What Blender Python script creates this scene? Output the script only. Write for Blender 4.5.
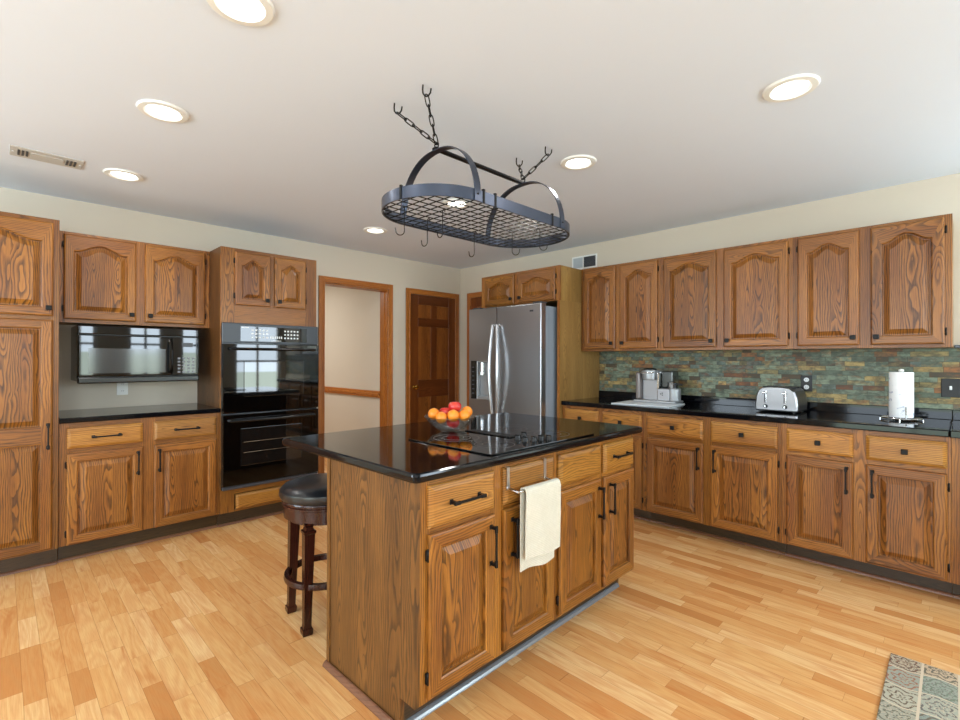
import bpy, bmesh, math, random
from mathutils import Vector, Matrix
random.seed(7)
S = bpy.context.scene
for o in list(bpy.data.objects): bpy.data.objects.remove(o)
COL = S.collection
PI = math.pi
H = 2.422

# ------------------------------------------------------------ camera
cam = bpy.data.cameras.new('camera'); co = bpy.data.objects.new('camera', cam); COL.objects.link(co)
cam.sensor_width = 36.0; cam.lens = 36.0 * 483.65 / 960
cam.shift_y = -2.7 / 960
cam.clip_start = .02
F_ = Vector((-0.70946473, 0.70473366, 0.00320555)); R_ = Vector((0.70474045, 0.70946227, 0.0020449)); U_ = Vector((8.33102252e-04, -3.70986327e-03, 9.99992771e-01))
m = Matrix((R_, U_, -F_)).transposed().to_4x4(); m.translation = Vector((4.54598, -4.15927, 1.28018))
co.matrix_world = m
S.camera = co

# ------------------------------------------------------------ world, lights, exposure
S.view_settings.view_transform = 'Standard'; S.view_settings.look = 'None'
S.view_settings.gamma = 1.0; S.view_settings.use_curve_mapping = False
S.view_settings.exposure = 0.0
w = bpy.data.worlds.new('sky'); S.world = w; w.use_nodes = True
wn = w.node_tree; wn.nodes.clear()
sky = wn.nodes.new('ShaderNodeTexSky'); sky.sky_type = 'HOSEK_WILKIE'; sky.turbidity = 4.0
sky.sun_direction = (-.3, .5, .8); sky.ground_albedo = .4
bg = wn.nodes.new('ShaderNodeBackground'); bg.inputs[1].default_value = 1.6
mixw = wn.nodes.new('ShaderNodeMix'); mixw.data_type = 'RGBA'; mixw.inputs[0].default_value = .6
mixw.inputs[7].default_value = (1.0, 1.0, 1.0, 1)
wo = wn.nodes.new('ShaderNodeOutputWorld')
wn.links.new(sky.outputs[0], mixw.inputs[6]); wn.links.new(mixw.outputs[2], bg.inputs[0]); wn.links.new(bg.outputs[0], wo.inputs[0])

def area(name, loc, rot, sx, sy, power, color=(1, 1, 1), shape='RECTANGLE', spread=PI):
    l = bpy.data.lights.new(name, 'AREA'); l.shape = shape; l.size = sx
    if shape == 'RECTANGLE': l.size_y = sy
    l.energy = power; l.color = color; l.spread = spread
    o = bpy.data.objects.new(name, l); COL.objects.link(o); o.location = loc; o.rotation_euler = rot
    return o
# area lamps as daylight in the windows, south ones added for fill: (axis, fixed coordinate, from, to, z from, z to)
XE, YS = 6.6, -6.6
EAST_WINDOWS = [(-6.0, -4.4, .5, 2.1), (-3.45, -3.0, .95, 2.1), (-2.58, -2.05, .95, 2.1), (-1.78, -1.2, .95, 2.1), (-.98, -.1, .35, 2.1)]
SOUTH_FILL_WINDOWS = [(.7, 2.3, .35, 2.1), (3.0, 5.0, .05, 2.1)]  # added openings behind the camera, put in to fill the room with light
NORTH_WINDOW = (4.66, 5.9, 1.37, 2.15)
DAY = (.73, .87, 1.0); LOW = (.78, .96, .84)
def daylight(loc, rot, wide, high, k):
    # sky through the upper part of the window, garden through the lower part
    x, y, z = loc; up = high * .62; lo = high - up
    sx, sy = (wide, up)
    def one(zc, h, e, c):
        if abs(rot[1]) > 1: area('window_daylight', (x, y, zc), rot, h, wide, e * wide * h, c)
        else: area('window_daylight', (x, y, zc), rot, wide, h, e * wide * h, c)
    one(z + high / 2 - up / 2, up, k, DAY); one(z - high / 2 + lo / 2, lo, k * .55, LOW)
for (a, b, c, d) in EAST_WINDOWS: daylight((XE + .12, (a + b) / 2, (c + d) / 2), (0, PI / 2, 0), b - a, d - c, 56)
for (a, b, c, d), k_ in zip(SOUTH_FILL_WINDOWS, (44, 32)): daylight(((a + b) / 2, YS - .12, (c + d) / 2), (PI / 2, 0, 0), b - a, d - c, k_)  # fill lamps in the added south windows
a, b, c, d = NORTH_WINDOW
daylight(((a + b) / 2, .14, (c + d) / 2), (-PI / 2, 0, 0), b - a, d - c, 14)

# ------------------------------------------------------------ node helpers
class G:
    def __init__(s, name):
        s.m = bpy.data.materials.new(name); s.m.use_nodes = True
        s.t = s.m.node_tree; s.b = s.t.nodes['Principled BSDF']
    def n(s, t, **k):
        x = s.t.nodes.new(t)
        for a, v in k.items(): setattr(x, a, v)
        return x
    def put(s, sock, v):
        if isinstance(v, bpy.types.NodeSocket): s.t.links.new(v, sock)
        elif v is not None: sock.default_value = v
    def mth(s, op, a, b=None, c=None):
        x = s.n('ShaderNodeMath', operation=op); s.put(x.inputs[0], a)
        if b is not None: s.put(x.inputs[1], b)
        if c is not None: s.put(x.inputs[2], c)
        return x.outputs[0]
    def vm(s, op, a, b=None):
        x = s.n('ShaderNodeVectorMath', operation=op); s.put(x.inputs[0], a)
        if b is not None: s.put(x.inputs[1], b)
        return x.outputs[0]
    def comb(s, x, y, z):
        c = s.n('ShaderNodeCombineXYZ'); s.put(c.inputs[0], x); s.put(c.inputs[1], y); s.put(c.inputs[2], z); return c.outputs[0]
    def sep(s, v):
        c = s.n('ShaderNodeSeparateXYZ'); s.put(c.inputs[0], v); return c.outputs
    def noise(s, v, scale, detail=2, rough=.5, dist=0):
        x = s.n('ShaderNodeTexNoise'); s.put(x.inputs['Vector'], v); x.inputs['Scale'].default_value = scale
        x.inputs['Detail'].default_value = detail; x.inputs['Roughness'].default_value = rough; x.inputs['Distortion'].default_value = dist
        return x.outputs[0]
    def ramp(s, f, pts, interp='LINEAR'):
        x = s.n('ShaderNodeValToRGB'); s.put(x.inputs[0], f); r = x.color_ramp; r.interpolation = interp
        while len(r.elements) < len(pts): r.elements.new(.5)
        for e, (p, c) in zip(r.elements, pts): e.position = p; e.color = (*c, 1) if len(c) == 3 else c
        return x.outputs[0]
    def mix(s, f, a, b, mode='MIX'):
        x = s.n('ShaderNodeMix', data_type='RGBA', blend_type=mode); s.put(x.inputs[0], f)
        s.put(x.inputs[6], (*a, 1) if isinstance(a, tuple) and len(a) == 3 else a); s.put(x.inputs[7], (*b, 1) if isinstance(b, tuple) and len(b) == 3 else b)
        return x.outputs[2]
    def obj(s): return s.n('ShaderNodeTexCoord').outputs['Object']
    def rnd(s): return s.n('ShaderNodeObjectInfo').outputs['Random']
    def bump(s, h, strength=.2, dist=.002):
        x = s.n('ShaderNodeBump'); x.inputs['Strength'].default_value = strength; x.inputs['Distance'].default_value = dist
        s.put(x.inputs['Height'], h); s.put(s.b.inputs['Normal'], x.outputs[0])
    def base(s, c): s.put(s.b.inputs['Base Color'], (*c, 1) if isinstance(c, tuple) and len(c) == 3 else c)
    def set(s, rough=None, metal=None, spec=None, coat=None, trans=None, ior=None):
        for k, v in (('Roughness', rough), ('Metallic', metal), ('Specular IOR Level', spec), ('Coat Weight', coat), ('Transmission Weight', trans), ('IOR', ior)):
            if v is not None: s.put(s.b.inputs[k], v)
        return s

def lin(r, g, b):
    f = lambda c: (c / 255 / 12.92) if c / 255 <= .04045 else ((c / 255 + .055) / 1.055) ** 2.4
    return (f(r), f(g), f(b))

def plain(name, rgb, rough=.5, metal=0, spec=.5, var=.0, scale=30, **k):
    g = G(name); c = lin(*rgb)
    nz = g.noise(g.obj(), scale, 3)
    d = max(var, .02)
    g.base(g.mix(nz, tuple(x * (1 - d) for x in c), tuple(min(1, x * (1 + d)) for x in c)))
    g.set(rough=rough, metal=metal, spec=spec, **k)
    return g.m

def oak(name, axis, dark=(84, 44, 16), mid=(164, 104, 50), light=(194, 136, 74), contrast=1.0, rough=.36, depth=.3, board=.105, pitch=.0095):
    """oak boards glued side by side; axis = grain direction, depth = how much local y counts as 'across'.
    The figure is a set of nested growth rings cut at a shallow angle."""
    g = G(name); r = g.rnd(); X, Y, Z_ = g.sep(g.obj())
    if axis == 'X': X, Z_ = Z_, X
    ac = g.mth('ADD', g.mth('MULTIPLY_ADD', Y, depth, X), g.mth('MULTIPLY', r, 7.7))
    al = g.mth('ADD', Z_, g.mth('MULTIPLY', r, 13.3))
    bi = g.mth('FLOOR', g.mth('DIVIDE', ac, board))
    bx = g.mth('MULTIPLY', g.mth('SUBTRACT', g.mth('FRACT', g.mth('DIVIDE', ac, board)), .5), board)
    w2 = g.n('ShaderNodeTexWhiteNoise', noise_dimensions='2D'); g.put(w2.inputs['Vector'], g.comb(bi, g.mth('MULTIPLY', r, 91.7), 0))
    q = g.sep(w2.outputs['Color'])
    warp = g.noise(g.comb(ac, g.mth('MULTIPLY', al, .24), q[0]), 7, 2, .5)
    wf = g.noise(g.comb(ac, g.mth('MULTIPLY', al, .22), q[1]), 30, 2, .55)
    dx = g.mth('ADD', bx, g.mth('MULTIPLY_ADD', q[0], .09, -.045))
    dd = g.mth('ADD', g.mth('MULTIPLY', al, g.mth('MULTIPLY_ADD', q[1], .16, -.08)), g.mth('MULTIPLY', g.mth('SUBTRACT', warp, .5), .15))
    dd = g.mth('SUBTRACT', g.mth('PINGPONG', g.mth('ADD', dd, q[2]), .055), .004)
    R_ = g.mth('SQRT', g.mth('ADD', g.mth('MULTIPLY', dx, dx), g.mth('MULTIPLY', dd, dd)))
    ph = g.mth('ADD', g.mth('DIVIDE', R_, pitch), g.mth('MULTIPLY', wf, 1.3))
    fr = g.mth('FRACT', ph)
    line = g.ramp(fr, [(0, (0, 0, 0)), (.10, (1, 1, 1)), (.30, (.75, .75, .75)), (.62, (.08, .08, .08)), (1, (0, 0, 0))])
    fine = g.noise(g.comb(ac, g.mth('MULTIPLY', al, .03), 0), 300, 3, .65)
    pores = g.ramp(fine, [(.38, (1, 1, 1)), (.56, (0, 0, 0))])
    soft = g.noise(g.comb(ac, g.mth('MULTIPLY', al, .12), 3), 9, 2, .5)
    col = g.mix(g.ramp(soft, [(.3, (0, 0, 0)), (.7, (1, 1, 1))]), lin(*mid), lin(*light))
    col = g.mix(g.mth('MULTIPLY', line, .50 * contrast), col, lin(*dark))
    col = g.mix(g.mth('MULTIPLY', pores, g.mth('MULTIPLY_ADD', line, .45, .22 * contrast)), col, lin(*dark))
    k = g.mth('MULTIPLY', g.mth('MULTIPLY_ADD', q[2], .22, .89), g.mth('MULTIPLY_ADD', r, .24, .88))
    col = g.mix(1.0, col, g.comb(k, k, g.mth('MULTIPLY', k, g.mth('MULTIPLY_ADD', g.mth('FRACT', g.mth('MULTIPLY', r, 7.3)), .4, .8))), 'MULTIPLY')
    g.base(col); g.set(rough=rough, spec=.42)
    g.bump(g.mth('SUBTRACT', fine, g.mth('MULTIPLY', line, .3)), .14, .0005)
    return g.m

OD, OM, OL = (46, 23, 7), (133, 78, 28), (168, 109, 44)
OAKD = oak('oak_drawer_front', 'X', (70, 38, 10), (156, 99, 40), (188, 132, 58), 1.1, board=.3)
OAKV = oak('oak_vertical_grain', 'Z', OD, OM, OL, 1.15, board=.3); OAKH = oak('oak_horizontal_grain', 'X', OD, OM, OL, 1.15, board=.3)
PANELV = oak('oak_panel_grain', 'Z', (44, 21, 6), (128, 74, 26), (164, 105, 41), 1.4)
VENEER = oak('oak_veneer', 'Z', (92, 62, 26), (142, 106, 52), (168, 132, 72), .8, .42, 1, .16, .007)
DVEN = oak('dark_oak_veneer', 'Z', (38, 22, 9), (98, 62, 27), (124, 81, 37), 1.2, .42, 1, .17, .010)
DOORW = oak('stained_door_wood', 'Z', (44, 18, 8), (104, 54, 23), (128, 70, 32), .5, .3)
DOORP = oak('stained_door_panel', 'Z', (58, 24, 9), (134, 76, 34), (158, 96, 46), .6, .3)
DOORWH = oak('stained_door_wood_rail', 'X', (42, 17, 8), (94, 47, 20), (116, 62, 29), .5, .3)
CASE = oak('casing_wood', 'Z', (98, 50, 14), (168, 98, 38), (190, 118, 50), .5, .35, 1)
CASEH = oak('casing_wood_across', 'X', (98, 50, 14), (168, 98, 38), (190, 118, 50), .5, .35, 1)
STOOLW = oak('mahogany_wood', 'Z', (16, 6, 4), (44, 18, 12), (60, 26, 17), .4, .22, 1)
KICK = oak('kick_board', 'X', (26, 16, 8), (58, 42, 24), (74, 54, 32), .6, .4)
QUARTER = oak('quarter_round', 'X', (54, 30, 18), (104, 66, 44), (126, 84, 58), .3, .3)

IRON = plain('black_iron', (22, 20, 19), .45, .6)
def black_gloss(name, v=6, rough=.06):
    return plain(name, (v, v, v + 1), rough, 0, .6)
BLACK = plain('black_glass', (3, 3, 3), .03, 0, .5)
BLACKP = plain('black_enamel', (8, 8, 9), .2)
BLACKR = plain('black_plastic', (18, 18, 19), .5)
GREYB = plain('control_panel', (44, 48, 54), .35)
WHITE = plain('white_paint', (236, 234, 228), .5)
VENTP = plain('grey_white_vent_paint', (196, 192, 186), .5)
WHITEM = plain('white_mark', (220, 222, 222), .5)
CHROME = plain('chrome', (215, 215, 215), .12, 1.0)
BRASS = plain('brass', (214, 170, 80), .2, 1.0)
DGREY = plain('dark_grey', (60, 62, 66), .4)
LEATHER = plain('black_leather', (20, 22, 26), .28, 0, .6, .1, 200)
RACKM = plain('rack_steel', (78, 84, 98), .32, .85)
RACKD = plain('rack_dark_steel', (34, 33, 33), .4, .7)
MATW = plain('white_mat', (215, 222, 226), .35)
GLOW = G('lamp_lens'); GLOW.base((1., 1., 1.)); GLOW.put(GLOW.b.inputs['Emission Color'], (1, .97, .9, 1)); GLOW.put(GLOW.b.inputs['Emission Strength'], 6.0); GLOW = GLOW.m

def brushed(name, rgb, rough=.28, axis='X'):
    g = G(name); p = g.obj(); sc = {'X': (1, 60, 60), 'Z': (60, 60, 1)}[axis]
    n = g.noise(g.vm('MULTIPLY', p, sc), 6, 3)
    c = lin(*rgb); g.base(g.mix(n, tuple(x * .97 for x in c), tuple(min(1, x * 1.03) for x in c)))
    g.set(rough=g.mth('MULTIPLY_ADD', n, .04, rough - .02), metal=1.0)
    return g.m
STEEL = brushed('brushed_steel', (168, 169, 172), .33)
SATIN = plain('satin_steel', (205, 206, 208), .3, 1.0)
STEELV = brushed('brushed_steel_upright', (138, 136, 136), .34, 'Z')
FRSIDE = plain('grey_cabinet_paint', (128, 136, 146), .5)
SILVER = plain('silver_plastic', (158, 160, 162), .35, .55)

def wall_mat(name, rgb):
    g = G(name); n = g.noise(g.obj(), 3, 3); c = lin(*rgb)
    g.base(g.mix(n, tuple(x * .985 for x in c), tuple(min(1, x * 1.01) for x in c)))
    g.set(rough=.7, spec=.25); g.bump(g.noise(g.obj(), 260, 2), .12, .0008)
    return g.m
WALLM = wall_mat('beige_wall_paint', (207, 195, 177)); CEILM = wall_mat('white_ceiling_paint', (225, 231, 242))
HALLM = wall_mat('hall_wall_paint', (214, 206, 190))

def granite(name):
    g = G(name); p = g.obj()
    v = g.n('ShaderNodeTexVoronoi'); g.put(v.inputs['Vector'], p); v.inputs['Scale'].default_value = 420
    sp = g.ramp(v.outputs['Distance'], [(.0, (.04, .04, .045)), (.14, (.003, .003, .004)), (1, (.002, .002, .003))])
    n = g.noise(p, 90, 3)
    g.base(g.mix(g.mth('MULTIPLY', g.ramp(n, [(.5, (0, 0, 0)), (.65, (1, 1, 1))]), .5), sp, (.005, .006, .008)))
    g.set(rough=.07, spec=.3)
    return g.m
GRANITE = granite('black_granite')

def cells(g, u, v, lu, hv, jitter=True, vary=.5):
    """staggered cells: returns per-cell random colour socket, edge mask (1 on joints) and cell id"""
    row = g.mth('FLOOR', g.mth('DIVIDE', v, hv))
    wn_ = g.n('ShaderNodeTexWhiteNoise', noise_dimensions='1D'); g.put(wn_.inputs['W'], row)
    rr = wn_.outputs['Value']
    ln = g.mth('MULTIPLY', g.mth('MULTIPLY_ADD', rr, vary, 1 - vary / 2), lu)
    uu = g.mth('ADD', g.mth('DIVIDE', u, ln), g.mth('MULTIPLY', rr, 17.31))
    # uneven joints
    wob = g.mth('MULTIPLY', g.mth('SINE', g.mth('MULTIPLY', uu, 2.4)), .22)
    uu = g.mth('ADD', uu, wob)
    colm = g.mth('FLOOR', uu)
    w2 = g.n('ShaderNodeTexWhiteNoise', noise_dimensions='2D'); g.put(w2.inputs['Vector'], g.comb(colm, row, 0))
    fu = g.mth('FRACT', uu); fv = g.mth('FRACT', g.mth('DIVIDE', v, hv))
    eu = g.mth('MULTIPLY', g.mth('MINIMUM', fu, g.mth('SUBTRACT', 1, fu)), lu)
    ev = g.mth('MULTIPLY', g.mth('MINIMUM', fv, g.mth('SUBTRACT', 1, fv)), hv)
    e = g.mth('MINIMUM', eu, ev)
    return w2.outputs['Value'], w2.outputs['Color'], e

def floor_mat():
    g = G('laminate_floor'); x, y, z = g.sep(g.obj())
    val, colr, e = cells(g, x, y, .42, .066)
    cr = g.sep(colr)
    base = g.ramp(val, [(0, lin(184, 124, 70)), (.15, lin(204, 148, 90)), (.5, lin(214, 164, 104)), (.8, lin(220, 174, 116)), (1, lin(226, 184, 130))])
    q = g.comb(g.mth('MULTIPLY_ADD', x, .14, g.mth('MULTIPLY', cr[0], 31)), g.mth('ADD', y, g.mth('MULTIPLY', cr[1], 13)), cr[2])
    n1 = g.noise(q, 9, 2, .5, .3)
    rg = g.mth('MULTIPLY_ADD', g.mth('SINE', g.mth('MULTIPLY', n1, 60)), .5, .5)
    base = g.mix(g.mth('MULTIPLY', rg, .30), base, lin(196, 124, 66))
    fine = g.noise(g.comb(g.mth('MULTIPLY', x, .04), y, 0), 260, 2, .6)
    base = g.mix(g.mth('MULTIPLY', g.ramp(fine, [(.35, (1, 1, 1)), (.6, (0, 0, 0))]), .22), base, lin(168, 100, 52))
    patch = g.ramp(g.noise(q, 16, 3, .6, .6), [(.56, (0, 0, 0)), (.72, (1, 1, 1))])
    base = g.mix(g.mth('MULTIPLY', patch, .5), base, lin(176, 98, 46))
    line = g.mth('LESS_THAN', e, .0009)
    base = g.mix(g.mth('MULTIPLY', line, .45), base, lin(120, 66, 30))
    g.base(base); g.set(rough=.24, spec=.5)
    g.bump(fine, .05, .0004)
    return g.m
FLOORM = floor_mat()

def slate_mat():
    g = G('slate_mosaic'); x, y, z = g.sep(g.obj())
    val, colr, e = cells(g, x, z, .12, .0325, vary=.9)
    cr = g.sep(colr)
    base = g.ramp(val, [(0, lin(84, 70, 54)), (.10, lin(96, 112, 102)), (.2, lin(106, 124, 114)), (.35, lin(122, 140, 128)), (.5, lin(134, 152, 138)),
                        (.62, lin(104, 124, 124)), (.76, lin(150, 138, 96)), (.84, lin(152, 104, 64)), (.89, lin(176, 158, 108)), (.94, lin(106, 74, 56)), (.97, lin(120, 140, 128))], 'CONSTANT')
    n = g.noise(g.comb(g.mth('MULTIPLY', x, .6), g.mth('MULTIPLY', cr[0], 9), z), 34, 4, .65)
    rust = g.ramp(g.noise(g.comb(g.mth('MULTIPLY', x, .5), cr[1], z), 22, 3, .6), [(.5, (0, 0, 0)), (.66, (1, 1, 1))])
    base = g.mix(g.mth('MULTIPLY', rust, .7), base, g.ramp(cr[2], [(0, lin(92, 56, 40)), (.4, lin(164, 104, 58)), (.7, lin(180, 150, 92)), (1, lin(84, 92, 84))]))
    base = g.mix(g.ramp(n, [(.36, (.75, .75, .75)), (.62, (0, 0, 0))]), base, lin(60, 66, 60))
    base = g.mix(g.mth('MULTIPLY', g.mth('LESS_THAN', e, .0008), .7), base, lin(40, 40, 36))
    base = g.mix(1.0, base, (1.0, .91, .77), 'MULTIPLY')
    g.base(base); g.set(rough=.5, spec=.35)
    g.bump(g.mth('ADD', g.mth('MULTIPLY', cr[0], 1.2), n), .4, .002)
    return g.m
SLATE = slate_mat()

def rug_mat():
    g = G('patchwork_rug'); x, y, z = g.sep(g.obj())
    # patches of about 11 x 14 cm divided by cream bands
    cu = g.mth('DIVIDE', x, .108); cv = g.mth('DIVIDE', g.mth('ADD', g.mth('ADD', y, .108), g.mth('MULTIPLY', g.mth('SINE', g.mth('MULTIPLY', x, 30)), .012)), .145)
    fu, fv = g.mth('FRACT', cu), g.mth('FRACT', cv)
    w2 = g.n('ShaderNodeTexWhiteNoise', noise_dimensions='2D'); g.put(w2.inputs['Vector'], g.comb(g.mth('FLOOR', cu), g.mth('FLOOR', cv), 0))
    cr = g.sep(w2.outputs['Color'])
    du = g.mth('SUBTRACT', fu, .5); dv = g.mth('MULTIPLY', g.mth('SUBTRACT', fv, .5), 1.35)
    r = g.mth('SQRT', g.mth('ADD', g.mth('MULTIPLY', du, du), g.mth('MULTIPLY', dv, dv)))
    a = g.mth('ARCTAN2', du, dv)
    petal = g.mth('SINE', g.mth('ADD', g.mth('MULTIPLY', r, 26), g.mth('MULTIPLY', g.mth('SINE', g.mth('MULTIPLY', a, 6)), 1.8)))
    v = g.n('ShaderNodeTexVoronoi'); g.put(v.inputs['Vector'], g.comb(x, y, cr[0])); v.inputs['Scale'].default_value = 130
    A = g.ramp(cr[0], [(0, lin(196, 198, 184)), (.5, lin(150, 170, 168)), (1, lin(206, 190, 168))])
    B = g.ramp(cr[1], [(0, lin(98, 122, 128)), (.35, lin(178, 118, 90)), (.7, lin(118, 104, 92)), (1, lin(132, 152, 140))])
    c = g.mix(g.ramp(petal, [(.4, (0, 0, 0)), (.6, (1, 1, 1))]), A, B)
    c = g.mix(g.ramp(v.outputs['Distance'], [(.25, (1, 1, 1)), (.4, (0, 0, 0))]), c, g.mix(cr[2], lin(214, 208, 190), lin(88, 84, 84)))
    line = g.mth('MAXIMUM', g.mth('GREATER_THAN', fu, .92), g.mth('LESS_THAN', fv, .045))
    c = g.mix(line, c, lin(222, 212, 194))
    c = g.mix(1.0, c, (.74, .66, .58), 'MULTIPLY')
    g.base(c); g.set(rough=.9, spec=.1); g.bump(g.noise(g.obj(), 500, 2), .5, .002)
    return g.m
RUGM = rug_mat()

def towel_mat():
    g = G('waffle_cotton'); x, y, z = g.sep(g.obj())
    wv = g.mth('ADD', g.mth('SINE', g.mth('MULTIPLY', x, 900)), g.mth('SINE', g.mth('MULTIPLY', z, 900)))
    n = g.noise(g.obj(), 60, 3)
    g.base(g.mix(g.mth('MULTIPLY_ADD', wv, .12, g.mth('MULTIPLY', n, .6)), lin(196, 188, 170), lin(220, 214, 199)))
    g.set(rough=.9, spec=.1); g.bump(wv, .4, .001)
    return g.m
TOWELM = towel_mat()

def citrus(name, a, b, rough=.4):
    g = G(name); n = g.noise(g.obj(), 14, 3)
    g.base(g.mix(g.ramp(n, [(.35, (0, 0, 0)), (.65, (1, 1, 1))]), lin(*a), lin(*b))); g.set(rough=rough)
    g.bump(g.noise(g.obj(), 300, 1), .3, .0006)
    return g.m
ORANGE = citrus('orange_peel', (226, 122, 20), (236, 146, 38))
APPLE = citrus('apple_skin', (176, 22, 26), (214, 74, 54), .25)
GL = G('clear_glass')
_tr = GL.n('ShaderNodeBsdfTransparent'); _tr.inputs[0].default_value = (.93, .95, .95, 1)
_gs = GL.n('ShaderNodeBsdfGlossy'); _gs.inputs['Roughness'].default_value = .06
_vo = GL.n('ShaderNodeTexVoronoi'); GL.put(_vo.inputs['Vector'], GL.obj()); _vo.inputs['Scale'].default_value = 95
_bu = GL.n('ShaderNodeBump'); _bu.inputs['Strength'].default_value = .8; _bu.inputs['Distance'].default_value = .004; GL.put(_bu.inputs['Height'], _vo.outputs['Distance']); GL.put(_gs.inputs['Normal'], _bu.outputs[0])
_fr = GL.n('ShaderNodeLayerWeight'); _fr.inputs[0].default_value = .35; GL.put(_fr.inputs['Normal'], _bu.outputs[0])
_mx = GL.n('ShaderNodeMixShader'); GL.put(_mx.inputs[0], GL.mth('MULTIPLY_ADD', GL.mth('POWER', _fr.outputs['Facing'], 2.0), .55, .13)); GL.t.links.new(_tr.outputs[0], _mx.inputs[1]); GL.t.links.new(_gs.outputs[0], _mx.inputs[2])
GL.t.links.new(_mx.outputs[0], [x for x in GL.t.nodes if x.type == 'OUTPUT_MATERIAL'][0].inputs[0]); GLASS = GL.m
def paper_mat():
    g = G('printed_paper'); n = g.noise(g.obj(), 26, 3, .5, 1.2)
    g.base(g.mix(g.ramp(n, [(.60, (0, 0, 0)), (.68, (1, 1, 1))]), lin(240, 240, 240), lin(176, 182, 200))); g.set(rough=.8, spec=.2)
    return g.m
PAPER = paper_mat()
LAWN = plain('lawn', (110, 150, 70), .9, 0, .2, .2, 4)

# ------------------------------------------------------------ mesh helpers
class MB:
    def __init__(s): s.bm = bmesh.new(); s.mats = []; s.smooth = False
    def mi(s, m):
        if m not in s.mats: s.mats.append(m)
        return s.mats.index(m)
    def box(s, x0, x1, y0, y1, z0, z1, m, bev=0, seg=1):
        g = bmesh.ops.create_cube(s.bm, size=1)
        vs = g['verts']
        bmesh.ops.scale(s.bm, vec=(abs(x1 - x0), abs(y1 - y0), abs(z1 - z0)), verts=vs)
        bmesh.ops.translate(s.bm, vec=((x0 + x1) / 2, (y0 + y1) / 2, (z0 + z1) / 2), verts=vs)
        i = s.mi(m)
        fs = list({f for v in vs for f in v.link_faces})
        for f in fs: f.material_index = i
        if bev:
            es = list({e for v in vs for e in v.link_edges})
            bmesh.ops.bevel(s.bm, geom=es, offset=bev, segments=seg, affect='EDGES', material=i, profile=.5)
        return s
    def poly(s, pts, faces, m, smooth=False):
        vs = [s.bm.verts.new(p) for p in pts]; i = s.mi(m)
        for f in faces:
            try:
                q = s.bm.faces.new([vs[k] for k in f]); q.material_index = i; q.smooth = smooth
            except ValueError: pass
        return vs
    def prism(s, prof, depth, m, mat=Matrix(), smooth=False):
        """extrude a 2D profile (x,z) along y 0..depth, then transform"""
        n = len(prof)
        pts = [mat @ Vector((x, 0, z)) for x, z in prof] + [mat @ Vector((x, depth, z)) for x, z in prof]
        i = s.mi(m); vs = [s.bm.verts.new(p) for p in pts]
        a = s.bm.faces.new(vs[:n]); b = s.bm.faces.new(vs[n:][::-1]); a.material_index = b.material_index = i
        for k in range(n):
            f = s.bm.faces.new([vs[k], vs[k + n], vs[(k + 1) % n + n], vs[(k + 1) % n]]); f.material_index = i; f.smooth = smooth
        return s
    def loft(s, loops, m, cap=True, closed=True, smooth=False, cyc=False):
        L = [[s.bm.verts.new(p) for p in l] for l in loops]; i = s.mi(m); n = len(L[0])
        seq = list(zip(L[:-1], L[1:])) + ([(L[-1], L[0])] if cyc else [])
        for a, b in seq:
            for k in range(n if closed else n - 1):
                f = s.bm.faces.new([a[k], a[(k + 1) % n], b[(k + 1) % n], b[k]]); f.material_index = i; f.smooth = smooth
        if cap and not cyc and closed:
            for q in (L[0][::-1], L[-1]):
                f = s.bm.faces.new(q); f.material_index = i
        return L
    def tube(s, pts, r, m, seg=8, cyc=False, caps=True):
        pts = [Vector(p) for p in pts]; n = len(pts); loops = []
        prev = None
        for k, p in enumerate(pts):
            if cyc: d = pts[(k + 1) % n] - pts[k - 1]
            else: d = pts[min(k + 1, n - 1)] - pts[max(k - 1, 0)]
            d.normalize()
            if prev is None:
                a = d.cross(Vector((0, 0, 1)));
                if a.length < .1: a = d.cross(Vector((1, 0, 0)))
            else: a = prev - d * prev.dot(d)
            a.normalize(); b = d.cross(a); prev = a
            rr = r[k] if isinstance(r, (list, tuple)) else r
            loops.append([p + (a * math.cos(2 * PI * j / seg) + b * math.sin(2 * PI * j / seg)) * rr for j in range(seg)])
        s.loft(loops, m, cap=caps, smooth=True, cyc=cyc)
        return s
    def cyl(s, c, r, z0, z1, m, seg=32, r2=None, axis='Z'):
        r2 = r if r2 is None else r2
        return s.lathe([(r, z0), (r2, z1)], m, c, seg, axis)
    def lathe(s, prof, m, c=(0, 0), seg=32, axis='Z', cap=True, M=None):
        loops = []
        for r, z in prof:
            l = []
            for j in range(seg):
                a = 2 * PI * j / seg; x, y = r * math.cos(a), r * math.sin(a)
                if M is not None: p = M @ Vector((x, y, z))
                elif axis == 'Z': p = Vector((c[0] + x, c[1] + y, z))
                elif axis == 'Y': p = Vector((c[0] + x, z, c[1] + y))
                else: p = Vector((z, c[0] + x, c[1] + y))
                l.append(p)
            loops.append(l)
        s.loft(loops, m, cap=cap, smooth=True)
        return s
    def build(s, name, parent=None, shift=(0, 0, 0), auto=True):
        bmesh.ops.recalc_face_normals(s.bm, faces=s.bm.faces)
        if any(shift): bmesh.ops.translate(s.bm, vec=shift, verts=s.bm.verts)
        me = bpy.data.meshes.new(name)
        for e in s.bm.edges:
            if len(e.link_faces) == 2 and e.calc_face_angle(0) > .6: e.smooth = False
        s.bm.to_mesh(me); s.bm.free()
        for m_ in s.mats: me.materials.append(m_)
        o = bpy.data.objects.new(name, me); COL.objects.link(o)
        if parent: o.parent = parent
        return o

def root(name, label, cat, loc, rot=0, group=None):
    o = bpy.data.objects.new(name, None); COL.objects.link(o); o.empty_display_size = .1
    o.location = loc; o.rotation_euler = (0, 0, rot); o['label'] = label; o['category'] = cat
    if group: o['group'] = group
    return o
def tag(o, label, cat, group=None):
    o['label'] = label; o['category'] = cat
    if group: o['group'] = group
    return o
def struct(o): o['kind'] = 'structure'; return o

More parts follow.
